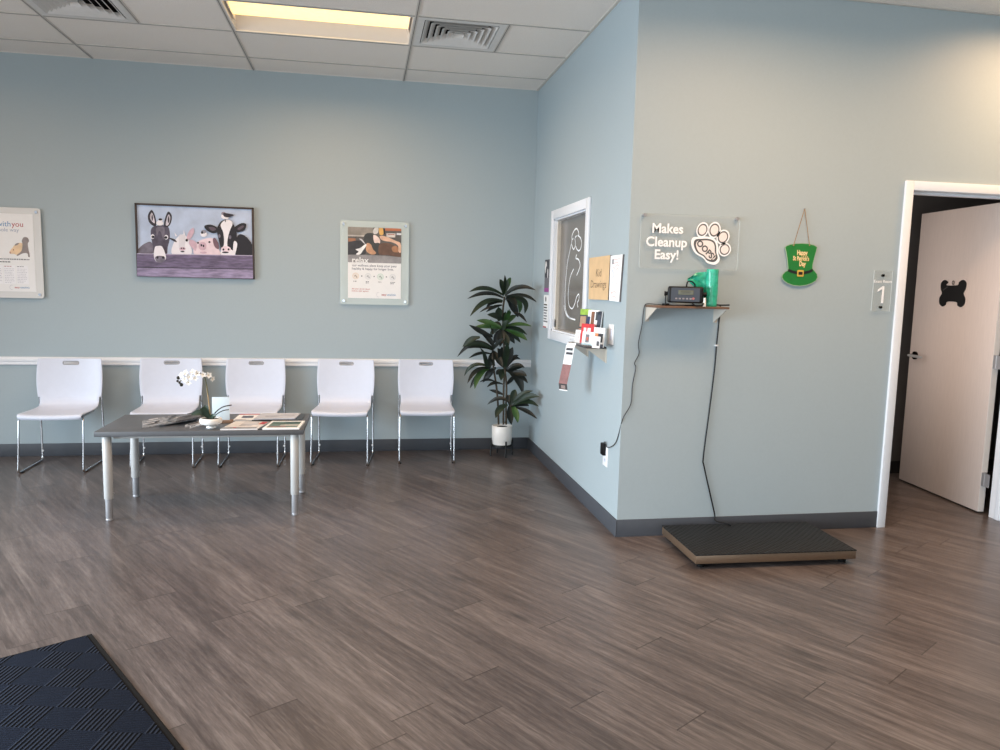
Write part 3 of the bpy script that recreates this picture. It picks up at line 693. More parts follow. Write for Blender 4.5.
for x in (-1, 1):
    for y in (-1, 1):
        b = MB(); b.lathe([(.02, 0), (.022, .004), (.022, .014), (.01, .018), (.01, .05)], M_BLACK, (x*(sw/2-.05), y*(sd/2-.05), 0), 16); b.build('foot', ps)
cpts = [(719.5, 312), (719, 321), (716.5, 345.5), (714.2, 371.7), (709.3, 411), (703.4, 456.7), (704.4, 468), (714.2, 512)]
W_ = [un(px, py, 1, YR-.012) for px, py in cpts]
W_ = [Vector((2.076, YR-.03, RZ+.008)), Vector((2.082, YR-.02, RZ-.005))] + W_[1:] + [Vector((2.125, YR-.035, .092)), Vector((2.17, YR-.09, .089)), Vector((2.18, YR-.12, .086))]
rt = thing('scale_cable', 'black cable hanging from shelf down to the floor scale', 'cable', (2.1, YR-.01, 0)); ro = Vector(rt.location)
b = MB(); b.tube([Vector(p)-ro for p in spline([tuple(p) for p in W_], n=6)], .0045, M_BLACK, 8); b.build('cable_sheath', rt)
p = un(716.5, 345.5, 1, YR-.012)-ro; b = MB(); b.box((p.x-.009, p.y-.008, p.z-.005), (p.x+.009, p.y+.01, p.z+.005), flat((220, 220, 220)), .002); b.build('cable_clip', rt)
# ---- green hat sign
hc = (2.597, YR, 1.64); ZH = (780, 240, 15.0)
t = wall_thing('hat_sign', 'green top hat plaque with black band hung by twine', 'hat sign', hc, 'right')
GR = pm('green_felt_print', (22, 120, 48), .55, var=.08, scale=18); EDG = flat((150, 176, 150)); GOLD = flat((196, 150, 70)); CRM = flat((244, 226, 176))
def hp(x, y): return loc_of(*zp(ZH, x, y), 'right', hc, .01)
hat = [(75, 112), (95, 88), (150, 66), (240, 53), (330, 50), (430, 57), (510, 78), (555, 108), (540, 170), (515, 260), (490, 360), (485, 430), (520, 470), (552, 510), (560, 560), (535, 610), (470, 650), (390, 678), (300, 690), (200, 682), (110, 650), (50, 605), (28, 560), (35, 520), (70, 480), (115, 455), (120, 430), (115, 370), (105, 270), (90, 180)]
b = MB(); b.prism([hp(*p) for p in hat], -.012, -.004, GR, EDG); b.stroke([hp(*p) for p in hat], .004, EDG, -.0123, True); b.build('hat_panel', t)
b = MB(); bd = [(122, 432), (180, 455), (250, 472), (350, 474), (430, 458), (484, 430), (490, 470), (430, 500), (350, 515), (250, 514), (170, 495), (112, 468)]
b.poly([hp(*p) for p in bd], flat((14, 14, 14)), -.0127)
for pts in ([(122, 432), (180, 455), (250, 472), (350, 474), (430, 458), (484, 430)], [(112, 468), (170, 495), (250, 514), (350, 515), (430, 500), (490, 470)]): b.stroke([hp(*p) for p in pts], .003, flat((30, 70, 40)), -.0129)
b.build('hat_band', t)
b = MB(); q0, q1 = hp(250, 548), hp(350, 452); b.prism(rrect(q0[0], q0[1], q1[0], q1[1], .006), -.016, -.0127, flat((206, 172, 76))); q0, q1 = hp(268, 522), hp(332, 478); b.prism(rrect(q0[0], q0[1], q1[0], q1[1], .003), -.0168, -.0155, flat((20, 14, 10))); b.build('buckle', t)
b = MB()
for txt, x, y, s in (('Happy', 328, 192, .040), ("St Patrick's", 310, 278, .036), ('Day', 330, 358, .040)):
    q = hp(x, y)
    b.text(txt, q[0]+.0015, q[1]-.0015, s, GOLD, -.0130, 'CENTER', .05, sx=.66); b.text(txt, q[0], q[1], s, CRM, -.0134, 'CENTER', .018, sx=.66)
b.build('lettering', t)
b = MB(); nl = loc_of(804, 208.8, 'right', hc); TW = pm('jute_twine', (150, 122, 92), .9, var=.2)
for x in (198, 438):
    q = hp(x, 85); b.tube([(nl[0], -.008, nl[1]), (q[0], -.0135, q[1])], .0022, TW, 6); b.lathe([(.004, -.002), (.004, .002)], TW, (q[0], -.0135, q[1]), 8)
b.tube([(nl[0], 0, nl[1]), (nl[0], -.012, nl[1])], .003, M_STEEL, 8); b.build('twine', t)
# ---- exam room number sign
nc = (3.152, YR, 1.51)
t = wall_thing('room_number_sign', 'small clear acrylic plaque numbered 1 beside the door', 'sign', nc, 'right')
b = MB(); b.prism(rrect(-.064, -.125, .064, .125, .004), -.012, -.007, M_CLEAR, M_ACEDGE); b.build('acrylic_panel', t)
b = MB(); b.text('Exam Room', 0, .058, .025, WH, -.0125, 'CENTER', .012); b.build('lettering', t); b = MB(); b.poly([(.0, .03), (.013, .03), (.013, -.075), (-.003, -.075)], WH, -.0125); b.poly([(.0, .03), (-.032, .008), (-.032, -.006), (-.0015, .012)], WH, -.0124); b.build('numeral', t)
for z in (.095, -.1):
    b = MB(); b.tube([(0, .002, z), (0, -.015, z)], .008, M_DKSTEEL, 14); b.build('standoff', t)
# ---- bone tag on the door leaf
dirv = Vector((math.cos(ang), math.sin(ang), 0)); nrm = Vector((math.sin(ang), -math.cos(ang), 0))   # nrm: out of the visible face
bp_ = Vector((hx, hy, 0))+dirv*(-.455); bp_.z = 1.51
t = thing('bone_sign', 'black dog bone tag sign on the open door', 'sign', bp_, ang)
bo = [(-.075, .06), (-.06, .082), (-.1, .098), (-.135, .075), (-.132, .03), (-.115, 0), (-.138, -.035), (-.135, -.075), (-.1, -.098), (-.065, -.085), (-.05, -.062), (.05, -.062), (.065, -.085), (.1, -.098), (.135, -.075), (.138, -.035), (.115, 0), (.132, .03), (.135, .075), (.1, .098), (.06, .082), (.045, .06)]
bo = spline(bo, True, 4)
b = MB(); b.prism([(x*1.06, z*1.07) for x, z in bo], -.004, -.0005, flat((224, 210, 202))); b.build('backing', t)
b = MB(); b.prism(bo, -.008, -.004, pm('matte_black_print', (8, 8, 9), .5)); b.stroke(ell(0, .078, .011, .012, 18), .006, flat((10, 10, 10)), -.0082, True); b.stroke([(-.105, .022), (-.055, .048)], .004, flat((90, 88, 90)), -.0083); b.build('bone_shape', t)

# ---- papers on the side wall
def side_quad(name, label, cat, px4, m, thick, group=None):
    P = [un(x, y, 0, XS-thick) for x, y in px4]; c_ = sum(P, Vector())/4
    root = (XS, c_.y, c_.z); t = wall_thing(name, label, cat, root, 'side', group)
    return t, [(root[1]-p.y, p.z-root[2]) for p in P]
t, q = side_quad('kraft_sign', 'kraft paper booklet sign with handwriting beside service window', 'sign', [(589.6, 258), (610.4, 255.1), (608.2, 300.1), (588.8, 299.3)], None, .012)
KR = pm('kraft_paper', (214, 182, 140), .8, var=.06, scale=14)
b = MB(); b.prism(q, -.014, -.001, KR, flat((70, 62, 56))); b.build('paper', t)
HW = flat((120, 98, 74))
for tx_, tz_ in (('Kid', .032), ('Drawings', -.04)): b = MB(); b.text(tx_, .0, tz_, .07, HW, -.0145, 'CENTER', .0, sx=1.25); b.build('lettering', t)
t, q = side_quad('child_drawing', "white sheet with a faint red child's drawing near corner", 'drawing', [(611.6, 255.9), (623.7, 254.3), (620, 302), (609.8, 300.6)], None, .006)
b = MB(); b.prism(q, -.012, -.001, M_PAPER, flat((110, 104, 104)))
R1, B1 = flat((222, 186, 180)), flat((186, 192, 216))
for pts in ([(-.06, .11), (.07, .115)], [(-.05, .07), (-.02, .06), (.02, .08), (.07, .07)], [(.0, .04), (.04, .06), (.07, .02), (.06, -.03), (.02, -.03), (.03, .01), (.05, .03)], [(-.07, -.09), (0, -.08), (.04, -.1)], [(-.06, -.115), (.0, -.11), (.03, -.118)], [(-.04, .09), (.05, .095)], [(-.05, -.05), (-.06, -.08), (-.04, -.1)]): b.stroke(spline(pts, n=4), .0045, R1, -.0123)
for pts in ([(-.06, .03), (-.05, .05), (-.03, .02), (-.05, .0)], [(-.05, -.02), (-.03, -.03), (-.04, -.05)]): b.stroke(spline(pts, n=4), .006, B1, -.0124)
b.poly([(-.065, .085), (-.04, .085), (-.04, .115), (-.065, .115)], flat((120, 118, 124)), -.0126)
b.build('paper', t)
# two notices between the corner and the window
def notice(name, label, z0, z1, dark):
    y0, y1 = 6.205, 6.03; c_ = (XS, (y0+y1)/2, (z0+z1)/2); t = wall_thing(name, label, 'notice', c_, 'side'); w2, h2 = (y0-y1)/2, (z1-z0)/2
    b = MB(); b.box((-w2, -.004, -h2), (w2, .0, h2), flat((112, 110, 116)) if dark else M_PAPER)
    Q = lambda x0, a, x1, c, m: b.poly([(x0*w2, a*h2), (x1*w2, a*h2), (x1*w2, c*h2), (x0*w2, c*h2)], m, -.0044)
    if dark:
        Q(-1, -.1, 1, 1, flat((70, 70, 76))); b.poly(ell(-.05, .07, .03, .05), flat((224, 222, 222)), -.0047); b.poly(ell(-.03, .03, .02, .05), flat((50, 50, 54)), -.0049); b.poly(ell(.02, .02, .02, .04), flat((206, 204, 206)), -.0048); Q(-1, -1, 1, -.75, flat((150, 72, 140)))
    else:
        b.poly(ell(-.02, h2*.75, .018, .022), BK, -.0046)
        for k in range(7): Q(-.9, .45-.17*k, random.uniform(.2, .9), .45-.17*k-.09, (flat((60, 60, 64)) if k < 2 else INKG))
        Q(-1, -1, .2, -.92, INKR)
    b.build('sheet', t)
notice('pet_notice', 'dark grey notice with purple strip beside the corner', 1.445, 1.712, True)
notice('printed_notice', 'white printed notice under the purple striped notice', 1.148, 1.42, False)
# switch, outlets
def plate(name, label, loc, side, w2, h2, kind):
    t = wall_thing(name, label, 'outlet' if kind == 'outlet' else 'switch', loc, side)
    b = MB(); b.box((-w2, -.006, -h2), (w2, -.0005, h2), pm('white_wall_plate', (242, 242, 242), .35), .002); b.build('cover_plate', t)
    b = MB()
    if kind == 'switch': b.box((-w2*.45, -.009, -h2*.55), (w2*.45, -.006, h2*.55), M_WHITEP, .001); b.build('rocker', t)
    else:
        for z in (-h2*.4, h2*.4):
            b = MB(); b.prism(rrect(-.017, z-.014, .017, z+.014, .01), -.0075, -.0055, M_WHITEP)
            for x in (-.006, .006): b.box((x-.001, -.0078, z-.003), (x+.001, -.0074, z+.006), flat((40, 40, 40)))
            b.build('socket', t)
plate('light_switch', 'white switch plate right of the brochure shelf', (XS, 4.425, 1.205), 'side', .045, .062, 'switch')
plate('wall_outlet', 'white outlet plate behind black adapter near baseboard', (XS, 4.44, .44), 'side', .046, .065, 'outlet')

# ---- brochures on the side shelf  (positions in metres from the shelf corner)
def sheet(name, label, cat, org, rot, w_, h_, blocks, thick=.004, base=None, group=None):
    t = thing(name, label, cat, org, 0, group); t.rotation_euler = rot
    b = MB(); b.box((-w_/2, 0, 0), (w_/2, thick, h_), base or M_PAPER)
    for i, (x0, z0, x1, z1, rgb) in enumerate(blocks):
        b.poly([(-w_/2+x0*w_, z0*h_), (-w_/2+x1*w_, z0*h_), (-w_/2+x1*w_, z1*h_), (-w_/2+x0*w_, z1*h_)], pm('print_%d_%d_%d' % rgb, rgb, .5, var=.2, scale=40), -.0005-.0002*i)
    b.build('cover', t); return t
tilt = -.16; sr = -math.pi/2+.25; BG = 'brochures on the side shelf'
YAW = .50
def shp(px, xo): p = un(px, 345, 0, XS-xo); return p.y
rk = thing('brochure_rack', 'clear tiered rack standing on brochure shelf', 'rack', (XS-.066, 4.735, SZ), -math.pi/2)
b = MB(); b.box((-.17, -.068, .0), (.18, .062, .003), M_CLEAR); b.box((-.17, .059, .003), (.18, .062, .12), M_CLEAR); b.box((-.17, -.068, .0), (.18, -.066, .02), M_CLEAR)
for x in (-.17, .177): b.box((x, -.066, .003), (x+.003, .059, .03), M_CLEAR)
b.build('holder', rk)
def bro(label, px, xo, z, w_, h_, blocks, lean=-.10, yaw=YAW, th=.006): return sheet('brochure', label, 'brochure', (XS-xo, shp(px, xo), SZ+.004+z), (lean, 0, -math.pi/2+yaw), w_, h_, blocks, th, None, BG)
bro('tall brochure with lime green top at back of rack', 582.5, .042, 0, .10, .22, [(0, 0, 1, 1, (58, 66, 74)), (0, .82, 1, 1, (150, 186, 70)), (.05, .45, .6, .78, (176, 142, 116)), (.62, .3, 1, .7, (40, 52, 84)), (0, .1, .5, .4, (150, 110, 92))])
bro('tall white brochure with brown dog at back of rack', 590.5, .042, 0, .10, .22, [(.0, .0, .22, .8, (44, 52, 92)), (.3, .55, .6, .95, (126, 82, 58)), (.7, .7, .9, .95, (70, 74, 80)), (.5, .2, .95, .55, (204, 88, 62)), (.0, 0, 1, .16, (238, 238, 238))])
bro('dark navy brochure at the near end of rack', 596, .036, 0, .06, .215, [(0, 0, 1, 1, (42, 46, 58)), (.1, .6, .9, .9, (70, 76, 90))], yaw=.1)
bro('red brochure with white lettering in middle row', 586, .078, 0, .115, .13, [(0, 0, 1, 1, (206, 50, 54)), (.2, .3, .4, .8, (240, 232, 232)), (.5, .3, .85, .5, (240, 232, 232)), (.5, .6, .75, .8, (240, 232, 232))])
bro('white brochure with orange and black cat in middle row', 597.5, .080, 0, .115, .12, [(.0, 0, 1, 1, (234, 234, 234)), (.15, .35, .45, .7, (214, 138, 92)), (.45, .25, .9, .7, (50, 50, 54)), (.1, .85, .9, .95, (214, 214, 220)), (.45, 0, 1, .16, (70, 76, 88))], yaw=.3)
bro('white brochure with round grey photo in front row', 587, .104, 0, .11, .085, [(.3, .2, .62, .8, (120, 116, 122)), (.4, .35, .55, .6, (198, 110, 90)), (.0, 0, 1, .12, (190, 214, 220))], yaw=.42)
bro('white brochure at the far end of front row', 578.5, .106, 0, .075, .085, [(.1, .2, .5, .9, (226, 214, 214)), (.6, .1, .9, .8, (150, 130, 132))])
bro('small white card leaning at near end of front row', 595.5, .118, 0, .06, .07, [(.1, .3, .8, .8, (214, 214, 218)), (.6, .2, .95, .6, (70, 70, 74))])
# unfolded leaflet hanging over the shelf edge (local: x along its width, -y outwards)
t = thing('hanging_leaflet', 'long unfolded leaflet hanging over front edge of brochure shelf', 'leaflet', (XS-.158, 4.775, SZ), -math.pi/2+.62)
b = MB(); segs = [(.03, .003, .012), (.0, .003, .008), (-.006, -.02, .0), (-.010, -.10, -.012), (-.012, -.14, -.018), (-.022, -.27, -.04), (-.016, -.315, -.038)]
cols = [M_PAPER, M_PAPER, M_PAPER, M_PAPER, pm('print_138_92_88', (138, 92, 88), .5, var=.2, scale=40), flat((66, 60, 60))]
for (a, c_, sh), (a2, c2, sh2), m in zip(segs, segs[1:], cols): b.face([(-.036+sh, a, c_), (.036+sh, a, c_), (.036+sh2, a2, c2), (-.036+sh2, a2, c2)], m)
for z in (-.03, -.058): b.face([(-.028, -.0085+z*.04, z), (.025, -.0085+z*.04, z), (.022, -.0085+z*.04, z-.016), (-.033, -.0085+z*.04, z-.016)], flat((60, 58, 62)))
b.face([(-.055, -.0222, -.28), (-.02, -.0222, -.28), (-.02, -.0192, -.303), (-.055, -.0192, -.303)], flat((150, 130, 124)))
b.face([(-.073, -.0170, -.309), (-.003, -.0170, -.309), (-.002, -.0165, -.316), (-.074, -.0165, -.316)], M_PAPER)
b.build('leaflet_sheet', t)

# ------------------------------------------------------------------ ceiling fixtures
lx0, lx1, ly0, ly1 = GX-TX, GX, GY-2*TY, GY-TY
t = thing('ceiling_light', 'glowing warm recessed fluorescent troffer in the ceiling grid', 'ceiling light', ((lx0+lx1)/2, (ly0+ly1)/2, H))
hw, hd_ = TX/2-.014, TY/2-.014; PAN = pm('white_reflector_enamel', (244, 236, 228), .4, var=.01)
b = MB(); r0 = [(-hw, -hd_, 0), (hw, -hd_, 0), (hw, hd_, 0), (-hw, hd_, 0)]; r1 = [(-hw+.02, -hd_+.10, .085), (hw-.02, -hd_+.10, .085), (hw-.02, hd_-.10, .085), (-hw+.02, hd_-.10, .085)]
b.grid([r0, r1], PAN, False, True); b.face(r1, PAN); b.build('reflector', t)
b = MB()
for lo, hi in (((-hw-.002, -hd_-.002, -.004), (hw+.002, -hd_+.008, .004)), ((-hw-.002, hd_-.008, -.004), (hw+.002, hd_+.002, .004)), ((-hw-.002, -hd_+.008, -.004), (-hw+.008, hd_-.008, .004)), ((hw-.008, -hd_+.008, -.004), (hw+.002, hd_-.008, .004))): b.box(lo, hi, PAN)
b.build('frame', t)
b = MB(); LE = pm('glowing_lens', (255, 240, 200), .4, emit=((255, 210, 125), 1.75))
b.grid([[(x, y, z) for x in (-hw+.022, hw-.022)] for y, z in [(-.19, .083), (-.13, .045), (-.04, .03), (.04, .03), (.10, .045), (.14, .083)]], LE, True)
b.build('lens', t)
for xe in (-hw+.018, hw-.024): MB().box((xe, -.19, .02), (xe+.006, .14, .084), PAN).build('end_cap', t)
def vent(i, label):
    x0 = GX+TX*i; c_ = (x0+TY/2, GY-1.5*TY, H); t = thing('air_vent', label, 'air vent', c_, 0, 'square louvred ceiling vents'); h_ = TY/2-.012
    VM = pm('vent_white_metal', (222, 220, 217), .45, var=.03)
    b = MB()
    for lo, hi in (((-h_, -h_, -.003), (h_, -h_+.045, .006)), ((-h_, h_-.045, -.003), (h_, h_, .006)), ((-h_, -h_+.045, -.003), (-h_+.045, h_-.045, .006)), ((h_-.045, -h_+.045, -.003), (h_, h_-.045, .006))): b.box(lo, hi, VM)
    b.build('frame', t)
    b = MB(); b.grid([[(-h_+.03, -h_+.03, .005), (h_-.03, -h_+.03, .005), (h_-.03, h_-.03, .005), (-h_+.03, h_-.03, .005)], [(-.1, -.1, .14), (.1, -.1, .14), (.1, .1, .14), (-.1, .1, .14)]], pm('vent_duct_dark', (8, 8, 9), .8), False, True); b.face([(-.1, -.1, .139), (.1, -.1, .139), (.1, .1, .139), (-.1, .1, .139)], MATS['vent_duct_dark']); b.build('duct', t)
    n = 6; H0 = h_-.048
    for k in range(n):
        ro_ = H0*(1-k/n)-.002; ri = max(ro_-.036, .012); z0, z1 = -.004-.001*k, .026
        if k == n-1: ri = ro_*.35
        q = lambda r, z: [(-r, -r, z), (r, -r, z), (r, r, z), (-r, r, z)]
        b = MB(); b.grid([q(ro_, z0), q(ri, z1), q(ri-.0015, z1+.001), q(ro_-.003, z0-.0003), q(ro_, z0)], VM, False, True)
        if k == n-1: b.face(q(ri, z1), VM)
        b.build('louver', t)
    return t
vent(0, 'square louvred ceiling vent right of the glowing light'); vent(-2, 'square louvred ceiling vent cut off by top left edge')

# ------------------------------------------------------------------ chairs
def make_chair(label):
    t = thing('side_chair', label, 'chair', group='white stacking chairs along the back wall')
    def shell(prof, name, solid=.009):
        b = MB(); rows = []
        for (y, z, w_, cy, cz) in prof:
            r = []
            for k in range(17):
                u_ = -1+k/8; r.append((u_*w_, y-cy*u_*u_, z+cz*u_*u_))
            rows.append(r)
        b.grid(rows, M_WHITEP, True); me = b.mesh(name, 60); o = link(name, me, t)
        s = o.modifiers.new('s', 'SOLIDIFY'); s.thickness = solid; s.offset = 0
        s = o.modifiers.new('b', 'BEVEL'); s.width = .0025; s.segments = 2; s.limit_method = 'ANGLE'; s.angle_limit = math.radians(50)
        return o
    P = lambda pts, n=5: [tuple(p) for p in spline(pts, n=n)]
    sp = P([(-.232, .408, .212, -.004, .004), (-.240, .423, .220, -.004, .008), (-.222, .439, .224, -.004, .008), (-.12, .436, .226, 0, .010), (.02, .432, .224, 0, .012), (.11, .438, .220, .003, .010), (.163, .456, .217, .012, .005), (.188, .488, .217, .02, 0), (.1985, .520, .218, .024, 0), (.202, .538, .219, .025, 0)])
    shell(sp, 'seat')
    bp = [(.1985, .522, .233, .026, 0), (.204, .56, .238, .028, 0), (.212, .64, .243, .030, 0), (.222, .72, .242, .031, 0), (.232, .80, .237, .030, 0), (.235, .826, .234, .029, .002)]
    o = shell(P(bp), 'backrest')
    ct = MB(); ct.prism(rrect(-.056, .780, .056, .802, .0105), .1, .3, M_WHITEP); cu = link('cutter', ct.mesh('cutter'))
    m = o.modifiers.new('h', 'BOOLEAN'); m.object = cu; m.solver = 'EXACT'
    bpy.context.view_layer.update()
    me = bpy.data.meshes.new_from_object(o.evaluated_get(bpy.context.evaluated_depsgraph_get())); o.modifiers.clear(); o.data = me
    bpy.data.objects.remove(cu)
    hh = MB(); hh.stroke(rrect(-.0585, .7775, .0585, .8045, .0115), .005, pm('handle_slot_grey', (150, 150, 154), .5), .2225, True)
    hh.stroke(rrect(-.0585, .7775, .0585, .8045, .0115), .005, MATS['handle_slot_grey'], .2315, True); hh.build('handle_grip', o)
    for s in (-1, 1):
        x = s*.223; b = MB()
        path = fillet([(s*.19, .12, .418), (s*.2, -.14, .418), (x, -.205, .417), (x+s*.003, -.25, .009), (x+s*.007, .198, .009), (x+s*.008, .205, .30), (s*.229, .190, .525), (s*.226, .196, .60)], .035, 6)
        b.tube(path, .0075, M_CHROME, 10); lg = b.build('sled_leg', t)
        g = MB(); g.box((x-.011, -.21, 0), (x+.011+.002, -.17, .006), M_BLACK, .002); g.build('glide', lg)
        g = MB(); g.tube([(x+s*.001, .193, .085), (x+s*.001, .186, .085)], .008, flat((226, 226, 226)), 10); tag(g.build('bumper', lg), 'white bumper')
    b = MB(); b.tube([(-.195, .06, .416), (.195, .06, .416)], .007, M_CHROME, 8).tube([(-.2, -.13, .416), (.2, -.13, .416)], .007, M_CHROME, 8); b.build('seat_rail', t)
    return t
feet = [(-2.305, -2.303, 6.10), (-1.536, -1.556, 6.163), (-.892, -.884, 6.16), (-.184, -.138, 6.156), (.5255, .546, 6.192)]
labs = ['leftmost white plastic chair, clear of the table, left of all others', 'white plastic chair second from left, behind the left magazines', 'white plastic chair behind right magazines, right of the orchid', 'white plastic chair just right of the charcoal table', 'white plastic chair beside the potted plant, last in row']
c0 = make_chair(labs[0])
for i, (fx, bx, fy) in enumerate(feet):
    c_ = c0 if i == 0 else copy_tree(c0)
    c_['label'] = labs[i]
    a_ = math.atan2(-(bx-fx), .46); y = min(fy+.192, 6.36)
    c_.location = (fx+(bx-fx)*.5, y, 0); c_.rotation_euler = (0, 0, a_)

# ------------------------------------------------------------------ table
tx0, tx1, ty0, ty1, TZ = -1.584, -.366, 4.785, 5.40, .56
t = thing('coffee_table', 'low charcoal rectangular table with four pale grey legs', 'table', ((tx0+tx1)/2, (ty0+ty1)/2, 0))
hx_, hy_ = (tx1-tx0)/2, (ty1-ty0)/2
b = MB(); b.box((-hx_, -hy_, TZ-.032), (hx_, hy_, TZ), M_TABLE, .004); b.build('tabletop', t)
for sx in (-1, 1):
    for sy in (-1, 1):
        x, y = sx*(hx_-.058-.008*(sx < 0)*(sy > 0)), sy*(hy_-.045)
        b = MB(); b.lathe([(.025, .135), (.0265, .138), (.0265, TZ-.034), (.025, TZ-.032)], M_LEGG, (x, y, 0), 24)
        b.tube([(x+.024, y, .17), (x+.031, y, .17)], .005, M_LEGG, 8); lg = b.build('leg', t)
        b = MB(); b.lathe([(.020, 0), (.0215, .003), (.0215, .012), (.020, .014), (.021, .016), (.021, .14)], M_STEEL, (x, y, 0), 24); b.build('chrome_extension', lg)
b = MB()
for y in (-hy_+.08, hy_-.1): b.box((-hx_+.09, y-.012, TZ-.056), (hx_-.09, y+.012, TZ-.033), M_LEGG, .002)
for x in (-hx_+.09, hx_-.09): b.box((x-.012, -hy_+.09, TZ-.056), (x+.012, hy_-.11, TZ-.033), M_LEGG, .002)
b.build('support_rail', t)
# magazines
def mag(name, label, cat, quad, z, th, base, draw=None, group=None):
    P = [Vector((a, b_, 0)) for a, b_ in quad]; c_ = sum(P, Vector())/4; t = thing(name, label, cat, (c_.x, c_.y, z), 0, group)
    b = MB(); lo = [b.bm.verts.new((p.x-c_.x, p.y-c_.y, 0)) for p in P]; hi = [b.bm.verts.new((p.x-c_.x, p.y-c_.y, th)) for p in P]
    b._fin([b.bm.faces.new(hi), b.bm.faces.new(lo[::-1])]+[b.bm.faces.new((lo[i], lo[(i+1) % 4], hi[(i+1) % 4], hi[i])) for i in range(4)], base, False)
    k = 0
    for (u0, v0, u1, v1, rgb) in (draw or []):
        k += 1; pt = lambda u, v: (P[0].lerp(P[3], u).lerp(P[1].lerp(P[2], u), v))-c_
        q = [pt(u0, v0), pt(u1, v0), pt(u1, v1), pt(u0, v1)]
        b.face([(p.x, p.y, th+.0004*k) for p in q], pm('print_%d_%d_%d' % rgb, rgb, .5, var=.25, scale=40))
    b.build('cover', t); return t
# quads: front-left, back-left, back-right, front-right ; u left->right, v front->back
MG = 'reading matter on the charcoal table'
mag('magazine', 'white magazine with red banner behind the front white one', 'magazine', [(-.84, 5.12), (-.83, 5.35), (-.70, 5.35), (-.68, 5.12)], TZ, .007, M_PAPER, [(0, .84, 1, 1, (176, 54, 70)), (.25, .3, .75, .65, (70, 76, 96)), (.05, .0, .5, .1, (206, 196, 196))], MG)
mag('black_folder', 'thin black booklet under the pale grey magazine', 'booklet', [(-.72, 5.105), (-.70, 5.31), (-.395, 5.335), (-.40, 5.11)], TZ, .006, pm('black_glossy_cover', (24, 24, 28), .3), None, MG)
mag('magazine', 'pale grey magazine at right back of the table', 'magazine', [(-.71, 5.12), (-.685, 5.335), (-.425, 5.332), (-.445, 5.125)], TZ+.007, .007, pm('pale_grey_cover', (196, 198, 206), .5, var=.06), [(.2, .35, .55, .5, (160, 164, 176)), (.55, .5, .9, .65, (170, 172, 184))], MG)
mag('magazine', 'white magazine at front with red spot and grey strip', 'magazine', [(-.865, 4.80), (-.815, 5.075), (-.60, 5.03), (-.645, 4.80)], TZ, .008, pm('cream_white_cover', (226, 222, 220), .5, var=.05), [(0, 0, .95, .22, (150, 148, 150)), (.35, .35, .7, .7, (190, 186, 190)), (.82, .6, .98, .95, (190, 54, 62)), (.3, .08, .38, .16, (190, 60, 60))], MG)
mag('folded_leaflet', 'small grey leaflet folded like a tent on white magazine', 'leaflet', [(-.76, 4.93), (-.75, 5.03), (-.66, 5.02), (-.66, 4.93)], TZ+.0095, .003, flat((206, 204, 206)), None, MG)
mag('black_booklet', 'dark booklet edge showing between the two front magazines', 'booklet', [(-.642, 4.80), (-.597, 5.03), (-.588, 5.03), (-.618, 4.80)], TZ, .005, MATS['black_glossy_cover'], None, MG)
mag('picture_card', 'white bordered card with green and teal landscape picture', 'card', [(-.615, 4.80), (-.585, 5.06), (-.375, 5.055), (-.392, 4.80)], TZ, .009, M_PAPER, [(.08, .12, .92, .88, (104, 128, 118)), (.08, .5, .5, .72, (70, 96, 84)), (.4, .3, .92, .45, (196, 190, 184)), (.5, .6, .9, .8, (60, 86, 82)), (.1, .14, .6, .25, (150, 120, 110))], MG)
BW = 'black and white papers on the left of table'
def bwrand(n=14):
    return [(x, y, min(1, x+random.uniform(.08, .3)), min(1, y+random.uniform(.06, .2)), random.choice([(46, 46, 50), (90, 90, 94), (196, 196, 200), (140, 140, 144), (70, 70, 74)])) for x, y in [(random.uniform(0, .85), random.uniform(0, .9)) for _ in range(n)]]
NWS = pm('newsprint_grey', (140, 145, 152), .7, var=.45, scale=60)
mag('newspaper', 'open black and white newspaper lying leftmost on the table', 'newspaper', [(-1.335, 4.88), (-1.40, 5.12), (-1.25, 5.34), (-1.15, 5.10)], TZ, .005, NWS, bwrand(), BW)
mag('newspaper', 'grey newspaper overlapping the leftmost newspaper on table', 'newspaper', [(-1.25, 4.90), (-1.28, 5.08), (-1.12, 5.34), (-1.06, 5.12)], TZ+.0115, .008, NWS, bwrand(), BW)
mag('magazine', 'dark rolled magazine nearest the white orchid bowl', 'magazine', [(-1.15, 4.92), (-1.17, 5.06), (-1.03, 5.32), (-1.0, 5.18)], TZ+.026, .010, pm('dark_newsprint', (92, 92, 96), .6, var=.5, scale=50), bwrand(10), BW)
mag('pamphlet', 'narrow silver pamphlet between newspapers and orchid bowl', 'pamphlet', [(-1.09, 4.89), (-1.10, 4.95), (-.985, 5.19), (-.975, 5.10)], TZ, .009, flat((176, 178, 184)), [(.1, .2, .5, .8, (60, 60, 64)), (.6, .1, .9, .9, (206, 208, 212))], BW)
mag('pamphlet', 'pale pamphlet tucked against the orchid bowl', 'pamphlet', [(-1.055, 4.86), (-1.065, 4.91), (-1.01, 5.03), (-.995, 4.97)], TZ, .007, flat((196, 198, 204)), [(.1, .2, .4, .8, (90, 90, 96))], BW)
# sign card on a little wooden base
t = thing('card_stand', 'small pale card standing in a wooden base behind orchid', 'card stand', (-.906, 5.06, TZ))
b = MB(); b.box((-.075, -.022, 0), (.075, .022, .018), pm('light_wood_base', (134, 104, 82), .5, var=.2, stretch=(1, 8, 8)), .003); b.build('base', t)
b = MB(); b.box((-.052, -.003, .012), (.055, .003, .168), pm('pale_blue_card', (214, 228, 236), .35, var=.03), .001); b.build('card', t)
